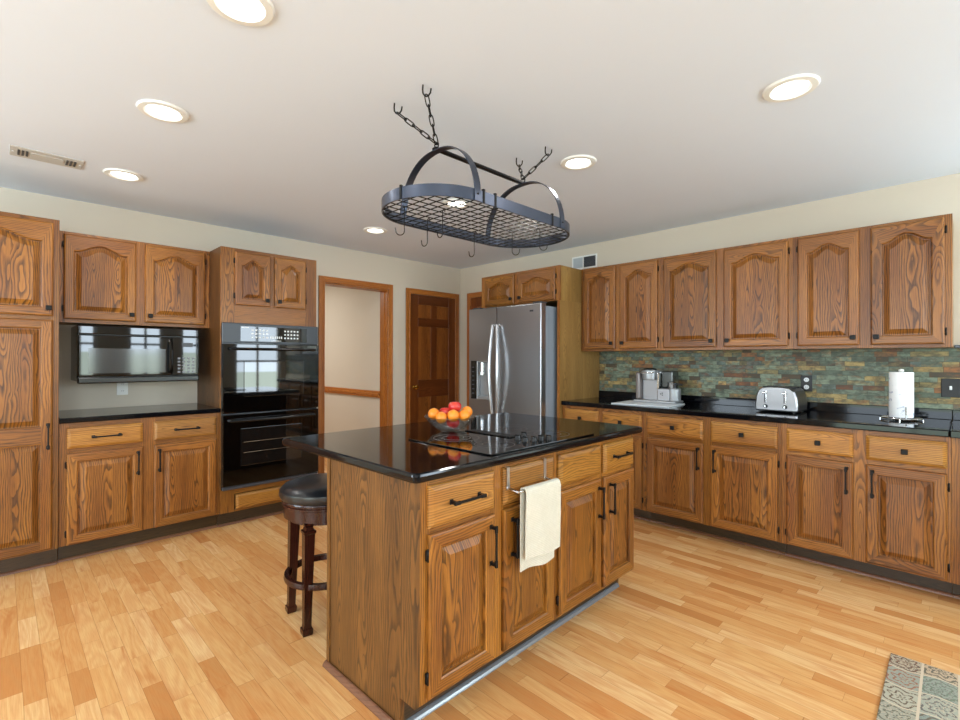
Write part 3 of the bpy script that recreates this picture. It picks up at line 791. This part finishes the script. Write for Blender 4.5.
MB().box(xs_ + .40, xs_ + .44, -.002, -.0003, 1.695, 1.71, DGREY).build('badge', rd_)
mb = MB(); mb.box(W - .12, W - .02, .03, .11, 1.766, 1.782, DGREY, .004); mb.box(.02, .12, .03, .11, 1.766, 1.782, DGREY, .004); mb.build('hinge_cover', t)

# ------------------------------------------------------------ island (own frame turned half a degree)
TH = math.radians(.57); RI = PI / 2 + TH
IX, IY = 3.2937, -3.2009
def iw(a, b):   # a outward, b along
    return (IX + a * math.cos(TH) - b * math.sin(TH), IY + a * math.sin(TH) + b * math.cos(TH))
OX, OY = iw(-.044, .027)     # base front left corner; local x along, local y into the base
Wd, Dp = 1.516, .588
z0, z1 = .11, .8765
t = root('kitchen_island', 'oak kitchen island with four doors, drawers and plain end panels', 'island', (OX, OY, 0), RI)
MB().box(.0205, Wd - .0205, .0195, Dp - .02, z0, z1, DVEN).build('carcass', t)
mb = MB(); n0 = .085    # end panels reach the floor behind the toe notch
mb.prism([(0, z0), (n0, z0), (n0, .001), (Dp - .02, .001), (Dp - .02, z1), (0, z1)], .02, DVEN, Matrix(((0, 1, 0, 0), (1, 0, 0, 0), (0, 0, 1, 0), (0, 0, 0, 1)))); mb.build('end_panel', t)
mb = MB(); mb.prism([(0, z0), (n0, z0), (n0, .001), (Dp - .02, .001), (Dp - .02, z1), (0, z1)], .02, DVEN, Matrix(((0, 1, 0, Wd - .02), (1, 0, 0, 0), (0, 0, 1, 0), (0, 0, 0, 1)))); mb.build('end_panel', t)
MB().box(-.004, Wd + .004, Dp - .019, Dp + .004, .001, z1, DVEN).build('back_panel', t)
mb = MB()
ds = [(.050, .375), (.429, .760), (.801, 1.156), (1.186, 1.50)]
st = [(0.0205, ds[0][0] + .012), (ds[0][1] - .012, ds[1][0] + .012), (ds[1][1] - .012, ds[2][0] + .012), (ds[2][1] - .012, ds[3][0] + .012), (ds[3][1] - .012, Wd - .0205)]
for a, b in st: mb.box(a, b, 0, .019, z0, z1, OAKV)
for (a0, a1), (b0, b1) in zip(st[:-1], st[1:]):
    for r0, r1 in ((z0, .14), (.665, .715), (.845, z1)): mb.box(a1, b0, .0003, .019, r0, r1, OAKH)
mb.build('face_frame', t)
hk = [(ds[0][1] - .028, -1), (ds[1][0] + .042, 0), (ds[2][1] - .02, -1), (ds[3][0] + .05, 0)]
for i, (a, b) in enumerate(ds):
    d = door_mesh(a, b, .125, .682).build('door', t)
    pull(hk[i][0] if i != 2 else b - .028, .57, True, d, (0, 0, 0))
    if hk[i][1]: hinges(a - .002, .125, .682, d, (0, 0, 0))
    dr = drawer_mesh(a, b, .702, .848).build('drawer', t)
    if i in (0, 3): pull((a + b) / 2, .777, False, dr, (0, 0, 0))
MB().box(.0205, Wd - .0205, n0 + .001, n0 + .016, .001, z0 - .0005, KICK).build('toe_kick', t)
SILT = plain('grey_base_strip', (132, 134, 138), .25, .4)
MB().prism([(0, 0), (0, .018), (.006, .017), (.013, .012), (.017, .005), (.018, 0)], Wd - .044, SILT, Matrix.Translation((.022, n0, .001)) @ Matrix.Rotation(-PI / 2, 4, 'Z')).build('quarter_round', t)
# quarter round along the left end
MB().prism([(0, 0), (0, .02), (-.006, .019), (-.013, .013), (-.017, .006), (-.018, 0)], Dp - n0 + .005, QUARTER, Matrix.Translation((-.0045, n0, .001))).build('quarter_round', t)

# island top
tx, ty = iw(.014, -.018)
top = MB(); TW, TD = 1.575, 1.014
def rrect(w_, d_, r, n=5):
    pts = []
    for cx_, cy_, a0 in ((r, r, PI), (w_ - r, r, 1.5 * PI), (w_ - r, d_ - r, 0), (r, d_ - r, .5 * PI)):
        for i in range(n + 1):
            a = a0 + .5 * PI * i / n; pts.append((cx_ + r * math.cos(a), cy_ + r * math.sin(a)))
    return pts
def inset(pts, w_, d_, i):
    cx_, cy_ = w_ / 2, d_ / 2
    return [(cx_ + (x - cx_) * (1 - 2 * i / w_), cy_ + (y - cy_) * (1 - 2 * i / d_)) for x, y in pts]
rr = rrect(TW, TD, .02)
lo = []
for i, z in ((.008, 0), (.002, .003), (0, .010), (0, .022), (.002, .029), (.009, .033)):
    lo.append([(x, y, z) for x, y in inset(rr, TW, TD, i)])
top.loft(lo, GRANITE, smooth=False)
o = top.build('island_countertop'); o.location = (tx, ty, .877); o.rotation_euler = (0, 0, RI)
tag(o, 'polished black granite slab on top of the kitchen island', 'countertop')
ZT = .9105

# cooktop: local x along island, y into island
cx0, cy0 = iw(-.02, .37)
t = root('cooktop', 'black glass electric cooktop set in the island countertop', 'cooktop', (cx0, cy0, ZT), RI)
MB().box(0, .735, 0, .52, .0005, .006, BLACK, .002, 2).build('glass_surface', t)
RING = plain('burner_ring_print', (84, 76, 74), .3)
for bx_, by_, r in ((.17, .14, .085), (.17, .38, .105), (.57, .16, .105), (.57, .39, .08)):
    mb = MB()
    for rr_ in (r, r * .62):
        mb.lathe([(rr_ - .0012, .0062), (rr_ + .0012, .0062), (rr_ + .0012, .0066), (rr_ - .0012, .0066)], RING, (bx_, by_), 48, cap=False)
    mb.build('burner', t)
mb = MB(); mb.box(.335, .40, .20, .50, .0062, .011, BLACKP, .002)
for i in range(4): mb.box(.343 + i * .0145, .349 + i * .0145, .21, .49, .011, .0125, BLACKR)
mb.build('downdraft_vent', t)
for bx_, by_ in ((.335, .13), (.32, .075), (.355, .055), (.40, .05), (.43, .03), (.42, .165)):
    mb = MB(); mb.lathe([(.017, .0062), (.016, .010), (.014, .012), (.012, .022), (.001, .023)], BLACKR, (bx_, by_ + .02), 18)
    mb.box(bx_ - .004, bx_ + .004, by_ + .006, by_ + .034, .012, .028, BLACKP, .002)
    mb.build('control_knob', t)

# ------------------------------------------------------------ fruit bowl
bc = (2.69, -2.525, ZT)
t = root('fruit_bowl', 'scalloped clear glass bowl of oranges and apples on the island', 'bowl', bc)
mb = MB(); seg = 48; lo = []
for r, z, amp in ((.0005, .004, 0), (.04, .004, 0), (.045, .0012, 0), (.05, .0012, 0), (.075, .018, .01), (.105, .043, .02), (.128, .072, .05), (.133, .078, .07), (.130, .079, .07), (.124, .072, .05), (.100, .046, .02), (.071, .022, .01), (.045, .010, 0), (.0005, .009, 0)):
    lo.append([(r * (1 + amp * .6 * math.cos(12 * 2 * PI * j / seg)) * math.cos(2 * PI * j / seg), r * (1 + amp * .6 * math.cos(12 * 2 * PI * j / seg)) * math.sin(2 * PI * j / seg), z + amp * .05 * math.cos(12 * 2 * PI * j / seg)) for j in range(seg)])
mb.loft(lo, GLASS, cap=True, smooth=True)
mb.build('glass_bowl', t)
def orange(name, label, x, y, z, r, mat, cat, apple=False):
    t = root(name, label, cat, (bc[0] + x, bc[1] + y, ZT + z - r), random.random() * 6, 'oranges in the glass bowl' if not apple else 'apples in the glass bowl')
    mb = MB(); pr = []
    for i in range(13):
        a = PI * i / 12 - PI / 2
        rr_ = r * math.cos(a); zz = r * math.sin(a)
        if apple: rr_ *= 1 + .07 * math.sin(a); zz = zz * .9 - (r * .16 * math.exp(-(rr_ / (r * .35)) ** 2) if a > 0 else 0)
        pr.append((max(rr_, .0005), zz + r))
    mb.lathe(pr, mat, (0, 0), 24); mb.build('fruit_body', t)
    mb = MB()
    if apple: mb.tube([(0, 0, 2 * r * .78), (.002, 0, 2 * r * .9), (.005, 0, 2 * r * .98)], .0015, BLACKR, 6)
    else: mb.cyl((0, 0), .004, 2 * r - .0003, 2 * r + .0012, plain('green_stem', (110, 120, 50), .6), 8, .003)
    mb.build('stem', t)
# camera looks along (-.71,.70): screen right is (.70,.71)
def sc(right, away): return (.70 * right - .71 * away, .71 * right + .70 * away)
for lab, rgt, aw, z, r in (('leftmost orange in the glass bowl', -.086, -.004, .088, .030), ('lowest front orange in the glass bowl, second from the left', -.044, -.056, .076, .029),
                           ('centre orange of the front row in the glass bowl', .016, -.055, .086, .030), ('orange in the glass bowl right of the centre one', .069, -.030, .084, .029),
                           ('rightmost orange lying high at the back of the glass bowl', .082, .032, .096, .029)):
    x, y = sc(rgt, aw); orange('orange', lab, x, y, z, r, ORANGE, 'fruit')
for lab, rgt, aw, z, r in (('red apple on top of the fruit pile', .02, .02, .122, .034), ('red apple behind the oranges on the left side of the bowl', -.03, .035, .092, .032),
                           ('red apple low in the bowl seen through the glass', .012, -.01, .045, .033)):
    x, y = sc(rgt, aw); orange('apple', lab, x, y, z, r, APPLE, 'fruit', True)

# ------------------------------------------------------------ towel bar and towel on the island
t = root('towel_bar', 'chrome over-the-drawer towel bar hooked on the second island drawer', 'towel bar', (*iw(-.025, .0), .76), RI)
mb = MB()
for b in (.472, .712):
    mb.box(b - .008, b + .008, -.0034, -.0008, .002, .0925, SATIN); mb.box(b - .008, b + .008, -.0034, .008, .0895, .0925, SATIN)
mb.build('hook', t)
mb = MB(); mb.tube([(.472, -.004, .010), (.472, -.03, .004), (.476, -.05, 0), (.490, -.055, 0), (.738, -.055, 0)], .0055, CHROME, 10)
mb.tube([(.712, -.004, .010), (.712, -.03, .004), (.712, -.052, 0)], .005, CHROME, 10)
mb.build('bar', t)
# towel: sheet draped over the bar, front flap higher than the rear one
def cloth(name, prof_, b0, b1, th, waves, mat, hem=0):
    mb = MB(); n = 26; lo = []
    P = [Vector((0, y, z)) for y, z in prof_]
    N = []
    for i in range(len(P)):
        d = P[min(i + 1, len(P) - 1)] - P[max(i - 1, 0)]; d.normalize(); N.append(Vector((0, d.z, -d.y)))
    for k_ in range(n + 1):
        s_ = k_ / n; l = []
        for i, p in enumerate(P):
            dist = abs(i - waves[1]) / len(P)
            wv = waves[0] * dist * math.sin(s_ * 9 + i * .12)
            b = b0 + (b1 - b0) * s_ + .012 * dist * (s_ - .5)
            l.append(Vector((b, p.y + wv * .5, p.z + hem * dist * math.sin(s_ * 5 + 1))) + N[i] * (th / 2))
        for i in range(len(P) - 1, -1, -1):
            p = P[i]; dist = abs(i - waves[1]) / len(P); wv = waves[0] * dist * math.sin(s_ * 9 + i * .12)
            b = b0 + (b1 - b0) * s_ + .012 * dist * (s_ - .5)
            l.append(Vector((b, p.y + wv * .5, p.z + hem * dist * math.sin(s_ * 5 + 1))) - N[i] * (th / 2))
        lo.append(l)
    mb.loft(lo, mat, smooth=True)
    return mb
pf = []
for i in range(17): pf.append((-.072 + .004 * (1 - i / 16), -.272 + .262 * i / 16))
for i in range(9):
    a = PI * i / 8; pf.append((-.055 - .0145 * math.cos(a), .0005 + .0115 * math.sin(a)))
for i in range(17): pf.append((-.042 + .002 * i / 16, -.01 - .315 * i / 16))
mb = cloth('dish_towel', pf, .502, .725, .005, (.012, 20), TOWELM, .015)
o = mb.build('dish_towel'); o.location = (*iw(-.025, 0), .76); o.rotation_euler = (0, 0, RI)
tag(o, 'cream waffle dish towel hanging over the bar on the island', 'towel')

# ------------------------------------------------------------ bar stool
t = root('bar_stool', 'round dark wood bar stool with black leather seat beside the island', 'stool', (2.277, -3.0, 0), -.14)
MB().lathe([(.185, .600), (.206, .605), (.214, .622), (.211, .642), (.192, .661), (.15, .672), (.08, .678), (.001, .679)], LEATHER, (0, 0), 48).build('seat', t)
MB().lathe([(.175, .515), (.192, .517), (.194, .568), (.200, .572), (.200, .580), (.194, .584), (.194, .590), (.201, .594), (.199, .5995), (.15, .599)], STOOLW, (0, 0), 48, cap=False).build('apron', t)
MB().lathe([(.001, .5), (.17, .5), (.17, .59), (.001, .59)], STOOLW, (0, 0), 32).build('swivel_base', t)
for i in range(4):
    a = PI / 4 + i * PI / 2; c_, s_ = math.cos(a), math.sin(a)
    M = Matrix.Translation((0, 0, 0)) @ Matrix.Rotation(a - PI / 4 + .0, 4, 'Z')
    mb = MB(); lo = []
    for z, hw, off in ((.001, .021, .180), (.012, .023, .180), (.03, .023, .179), (.034, .0175, .179), (.05, .0165, .178), (.46, .0235, .165), (.470, .028, .165), (.478, .028, .165), (.482, .02, .165), (.496, .016, .165), (.505, .024, .165), (.5135, .024, .165)):
        ox_, oy_ = off * c_, off * s_
        lo.append([(ox_ + hw * dx_, oy_ + hw * dy_, z) for dx_, dy_ in ((-1, -1), (1, -1), (1, 1), (-1, 1))])
    mb.loft(lo, STOOLW); mb.build('leg', t)
mb = MB(); lo = []
for j in range(48):
    a = 2 * PI * j / 48
    lo.append([(r * math.cos(a), r * math.sin(a), z) for r, z in ((.166, .205), (.188, .205), (.191, .215), (.188, .232), (.166, .232))])
mb.loft(lo, STOOLW, cyc=True, smooth=True); mb.build('foot_ring', t)

# ------------------------------------------------------------ hanging pot rack
rc = (2.843, -2.445, 1.94)
t = root('pot_rack', 'oval steel pot rack with wire grid hanging on chains from the ceiling', 'pot rack', rc)
a_, b_ = .285, .262     # straight half length, end radius
def stad(n=28, r=b_, hl=a_):
    pts = []
    for i in range(n + 1): a = PI * i / n; pts.append((r * math.cos(a), hl + r * math.sin(a)))
    for i in range(n + 1): a = PI + PI * i / n; pts.append((r * math.cos(a), -hl + r * math.sin(a)))
    return pts
ou, inn = stad(), stad(r=b_ - .004)
mb = MB(); mb.loft([[(x, y, 0) for x, y in ou], [(x, y, .05) for x, y in ou], [(x, y, .05) for x, y in inn], [(x, y, 0) for x, y in inn]], RACKM, cap=False, cyc=True, smooth=True)
mb.build('rim', t)
mb = MB(); lp = stad(r=b_ - .008); mb.tube([(x, y, .004) for x, y in lp], .003, RACKD, 6, cyc=True)
def span(y):   # half width at y
    r = b_ - .006
    if abs(y) <= a_: return r
    q = r * r - (abs(y) - a_) ** 2; return math.sqrt(q) if q > 0 else 0
n = 21
for i in range(n):
    y = -.5 + 1.0 * i / (n - 1); h_ = span(y)
    if h_ > .02: mb.tube([(-h_, y, .008), (h_, y, .008)], .0026, RACKD, 5)
for i in range(10):
    x = -.225 + .45 * i / 9; L_ = a_ + math.sqrt((b_ - .006) ** 2 - x * x); mb.tube([(x, -L_, .0035), (x, L_, .0035)], .0026, RACKD, 5)
mb.build('wire_grid', t)
AY = .30; AZ = .29
for s_ in (-1, 1):
    mb = MB(); lo = []; yy = s_ * AY; wb = span(yy) + .0105
    for i in range(33):
        a = PI * i / 32; ca, sa = math.cos(a), math.sin(a)
        sx_ = math.copysign(abs(ca) ** .85, ca)
        r0, r1 = wb, wb - .004
        lo.append([(r0 * sx_, yy - .018, .02 + (AZ - .02) * sa), (r0 * sx_, yy + .018, .02 + (AZ - .02) * sa), (r1 * sx_, yy + .018, .02 + (AZ - .024) * sa), (r1 * sx_, yy - .018, .02 + (AZ - .024) * sa)])
    for e, sg in ((lo[0], 1), (lo[-1], -1)): pass
    lo = [[(p[0], p[1], .0) for p in lo[0]]] + lo + [[(p[0], p[1], .002) for p in lo[-1]]]
    mb.loft(lo, RACKM, smooth=True)
    for sx_ in (-1, 1): mb.lathe([(.005, 0), (.004, .003), (.001, .004)], RACKD, M=Matrix.Translation((sx_ * (wb + .0002), yy, .030)) @ Matrix.Rotation(sx_ * PI / 2, 4, 'Y'), seg=10)
    mb.build('arch', t)
MB().box(-.014, .014, -AY - .02, AY + .02, AZ + .0005, AZ + .0105, RACKD, .001).build('top_bar', t)
# chains
def link(mb, c, d, up, L_=.038, w_=.017, r=.0028):
    c, d, up = Vector(c), Vector(d).normalized(), Vector(up); s_ = up - d * up.dot(d); s_.normalize()
    pts = []
    for i in range(16):
        a = 2 * PI * i / 16; pts.append(c + d * (math.copysign(abs(math.cos(a)) ** .6, math.cos(a)) * L_ / 2) + s_ * (math.copysign(abs(math.sin(a)) ** .8, math.sin(a)) * w_ / 2))
    mb.tube(pts, r, RACKD, 6, cyc=True)
HZ = H - rc[2]
for s_ in (-1, 1):
    apex = Vector((0, s_ * (AY + .005), AZ + .03))
    mb = MB(); mb.tube([(0, apex.y, AZ + .0145), (-.012, apex.y, AZ + .018), (-.013, apex.y, AZ + .028), (0, apex.y, AZ + .036), (.013, apex.y, AZ + .028), (.012, apex.y, AZ + .012)], .0035, RACKD, 6, cyc=True)
    mb.build('chain_eye', t)
    for sx_ in (-1, 1):
        hook = Vector(((-.088 if sx_ < 0 else .117), (-.457 if s_ < 0 else .374), HZ))
        hk0 = hook - Vector((0, 0, .045))
        mb = MB()
        mb.tube([hook + Vector((-.010, -.010, -.0005)), hook + Vector((-.011, -.011, -.02)), hook + Vector((-.010, -.010, -.036)), hook + Vector((-.005, -.005, -.046)), hook + Vector((0, 0, -.049)), hook + Vector((.006, .006, -.046)), hook + Vector((.012, .012, -.034)), hook + Vector((.014, .014, -.016))], .0034, RACKD, 8)
        mb.build('ceiling_hook', t)
        mb = MB(); d = hk0 - apex; L_ = d.length; n = max(3, int(L_ / .040)); dn = d.normalized()
        for i in range(n):
            link(mb, apex + d * ((i + .5) / n), dn, (0, 0, 1) if i % 2 else (dn.cross(Vector((0, 0, 1)))), L_ / n + .010)
        mb.build('chain', t)
def s_hook(x, y, label, turn, drop):
    # hung from the wire grid; x, y are room coordinates of the hook
    o = MB(); z1_ = -drop + .02
    pts = [(-.016, 0, .001)] + [(-.008 - .008 * math.cos(PI * i / 8), 0, .008 + .007 * math.sin(PI * i / 8)) for i in range(9)]
    pts += [(.001, 0, z1_ * .5)] + [(.019 - .019 * math.cos(PI * i / 10), 0, z1_ - .020 * math.sin(PI * i / 10)) for i in range(11)] + [(.040, 0, z1_ + .012)]
    o.tube(pts, .0023, RACKD, 6)
    ob = o.build('pot_hook'); ob.location = (x, y, rc[2] + .0015); ob.rotation_euler = (0, 0, turn)
    tag(ob, label, 'hook', 'steel hooks hanging under the pot rack')
HK = [(2.785, -2.885, 'black hook under the far left end of the pot rack', 4.1, .113), (2.71, -2.695, 'second black hook from the left under the pot rack', 3.3, .115), (2.87, -2.735, 'short third black hook from the left under the pot rack', 3.1, .108),
      (2.69, -2.36, 'black hook hanging lowest, under the middle of the pot rack', 3.2, .113), (2.862, -2.25, 'black hook second from the right under the pot rack', .8, .115), (2.99, -2.18, 'rightmost black hook under the pot rack', .8, .100)]
for q in HK: s_hook(*q)
# flat clips hooked over the rim
for x, y, lab in ((.055, -.54, 'flat black hook clipped over the left end of the rack rim'), (b_, -.262, 'flat black hook clipped over the rim beside the near arch'), (b_, -.19, 'flat black hook clipped over the middle of the rack rim'), (b_, .22, 'flat black hook clipped over the rim next to the right arch')):
    if abs(y) > a_:
        nx, ny = x, y - math.copysign(a_, y); l_ = math.hypot(nx, ny); nx /= l_; ny /= l_; x, y = nx * b_, math.copysign(a_, y) + ny * b_
    else: nx, ny = 1, 0
    mb = MB(); mb.box(.0006, .003, -.005, .005, -.002, .056, RACKD); mb.box(-.009, .003, -.005, .005, .056, .0585, RACKD); mb.box(-.009, -.0062, -.005, .005, .03, .056, RACKD)
    o = mb.build('rim_hook'); o.location = (rc[0] + x, rc[1] + y, rc[2]); o.rotation_euler = (0, 0, math.atan2(ny, nx))
    tag(o, lab, 'hook', 'flat hooks on the rack rim')

# ------------------------------------------------------------ things on the right counter
ZC = .912
o = MB().box(-.235, .235, -.18, .18, .0003, .008, MATW, .003, 2).build('counter_mat'); o.location = (2.705, -.395, ZC); o.rotation_euler = (0, 0, .06)
tag(o, 'white rectangular mat under the coffee maker', 'mat')

t = root('coffee_maker', 'silver single-serve coffee maker with milk frother on a white mat', 'coffee maker', (2.545, -.35, ZC + .0085), .04)
DG = plain('smoked_plastic', (40, 44, 44), .15, 0, .6)
FACE = plain('brushed_face', (146, 144, 146), .35, .6)
mb = MB(); mb.box(0, .20, .02, .27, .0, .018, SILVER, .006, 2); mb.box(.19, .355, .02, .2, .0, .018, SILVER, .006, 2); mb.build('base', t)
mb = MB(); mb.box(.02, .205, .12, .26, .018, .26, SILVER, .012, 3); mb.build('rear_body', t)
MB().box(.045, .195, .112, .1195, .018, .20, FACE).build('back_plate', t)
MB().box(-.0, .04, .06, .24, .019, .25, plain('water_tank', (120, 112, 110), .2, .2), .012, 3).build('side_tank', t)
mb = MB(); mb.lathe([(.05, .185), (.056, .19), (.058, .205), (.058, .262), (.052, .27), (.001, .272)], SILVER, (.115, .085), 32); mb.box(.06, .17, .085, .2, .188, .268, SILVER, .006, 2); mb.build('brew_head', t)
mb = MB(); mb.lathe([(.054, .268), (.056, .276), (.04, .286), (.001, .288)], DG, (.115, .09), 28); mb.build('lid', t)
mb = MB(); mb.tube([(.06, .03, .25), (.06, .0, .245), (.115, -.012, .243), (.17, .0, .245), (.17, .03, .25)], .006, CHROME, 8); mb.build('lever', t)
MB().box(.188, .202, .06, .13, .019, .245, CHROME, .005, 2).build('side_post', t)
MB().box(.204, .30, .11, .24, .12, .262, DG, .012, 3).build('water_reservoir', t)
mb = MB(); mb.box(.203, .30, .03, .2, .0185, .118, FACE, .004); mb.build('frother_base', t)
mb = MB()
for q in ((.232, .075), (.246, .082), (.246, .066)): mb.lathe([(.005, .0292), (.005, .027), (.001, .0265)], BLACKR, q, 12, 'Y')
mb.build('button', t)
mb = MB(); mb.lathe([(.05, .019), (.052, .03), (.052, .115), (.046, .12), (.001, .121)], SILVER, (.318, .09), 32); fb = mb.build('frother_housing', t)
mb = MB(); mb.lathe([(.04, .1215), (.042, .125), (.042, .166), (.044, .17), (.03, .178), (.001, .18)], CHROME, (.31, .09), 32); fr = mb.build('frother_cup', t)
mb = MB(); mb.tube([(.348, .08, .158), (.38, .07, .155), (.392, .067, .152)], [.006, .008, .007], BLACKR, 8); mb.build('handle', fr)

t = root('toaster', 'stainless steel four-slice toaster on the counter under the right wall cabinets', 'toaster', (3.478, -.33, ZC), -.03)
w_, d_, h_ = .262, .26, .165
mb = MB(); lo = []
for yi, k_ in ((0, .93), (.012, 1.0), (d_ - .012, 1.0), (d_, .93)):
    l = []
    P = [(0.002, .018), (0, .05), (.006, .11), (.02, .15), (.045, .168), (.09, .174), (w_ - .09, .174), (w_ - .045, .168), (w_ - .02, .15), (w_ - .006, .11), (w_, .05), (w_ - .002, .018)]
    for x, z in P: l.append((w_ / 2 + (x - w_ / 2) * (k_ if k_ < 1 else 1), yi, .018 + (z - .018) * (.985 if k_ < 1 else 1)))
    lo.append(l)
mb.loft(lo, STEELV, smooth=False); mb.build('housing', t)
mb = MB()
for yi in (.07, .16):
    for xi in (.03, .145): mb.box(xi, xi + .088, yi, yi + .028, .168, .1765, BLACKR, .001)
mb.build('bread_slots', t)
mb = MB(); mb.box(.004, w_ - .004, .004, d_ - .004, .008, .02, BLACKR, .003)
for x in (.03, w_ - .03):
    for y in (.03, d_ - .03): mb.cyl((x, y), .01, .0004, .008, BLACKR, 12)
mb.build('base', t)
for x in (.068, .188):
    mb = MB(); mb.box(x - .008, x - .003, -.0015, .001, .065, .145, BLACKR); mb.box(x + .003, x + .006, -.003, -.0002, .062, .148, CHROME); mb.build('lever_slot', t)
    mb = MB(); mb.box(x - .016, x + .012, -.022, -.0035, .13, .14, CHROME, .003); mb.build('lever', t)
    mb = MB(); mb.lathe([(.014, -.0002), (.014, -.004), (.0105, -.005), (.0095, -.014), (.001, -.015)], BLACKR, (x, .04), 18, 'Y'); mb.lathe([(.007, -.0152), (.007, -.017), (.001, -.0172)], CHROME, (x, .04), 14, 'Y'); mb.build('dial', t)

t = root('paper_towel_holder', 'chrome wire stand with side bar holding the paper towel roll', 'holder', (4.262, -.235, ZC))
mb = MB(); mb.tube([(.10 * math.cos(2 * PI * i / 40), .10 * math.sin(2 * PI * i / 40), .012) for i in range(40)], .0035, CHROME, 8, cyc=True)
for a in (0, PI / 2, PI, 1.5 * PI):
    mb.tube([(.1 * math.cos(a), .1 * math.sin(a), .012), (0, 0, .012)], .003, CHROME, 6); mb.lathe([(.004, .0005), (.004, .009)], CHROME, (.1 * math.cos(a), .1 * math.sin(a)), 10)
mb.build('base', t)
mb = MB(); mb.tube([(0, 0, .012), (0, 0, .295)], .004, CHROME, 8); mb.build('centre_rod', t)
mb = MB(); mb.lathe([(.0045, .292), (.013, .296), (.013, .307), (.004, .312), (.001, .312)], WHITE, (0, 0), 16); mb.build('finial', t)
mb = MB(); mb.tube([(.028, -.088, .012), (.026, -.066, .03), (.026, -.064, .07), (.026, -.065, .085)], .0035, CHROME, 8); mb.build('tension_arm', t)
o = MB().lathe([(.018, .0), (.0575, 0), (.0588, .003), (.0588, .272), (.0575, .275), (.018, .275), (.018, 0)], PAPER, (0, 0), 48, cap=False).build('paper_towel_roll')
o.location = (4.262, -.235, ZC + .0165); tag(o, 'white paper towel roll with faint blue print standing on the counter', 'paper towels')

# ------------------------------------------------------------ rug
o = MB().box(0, 1.5, -.95, 0, .0005, .008, RUGM, .002).build('rug'); o.location = (4.312, -1.408, 0); o.rotation_euler = (0, 0, .012)
tag(o, 'patchwork rug in muted blue, rust and cream lying on the laminate floor', 'rug')
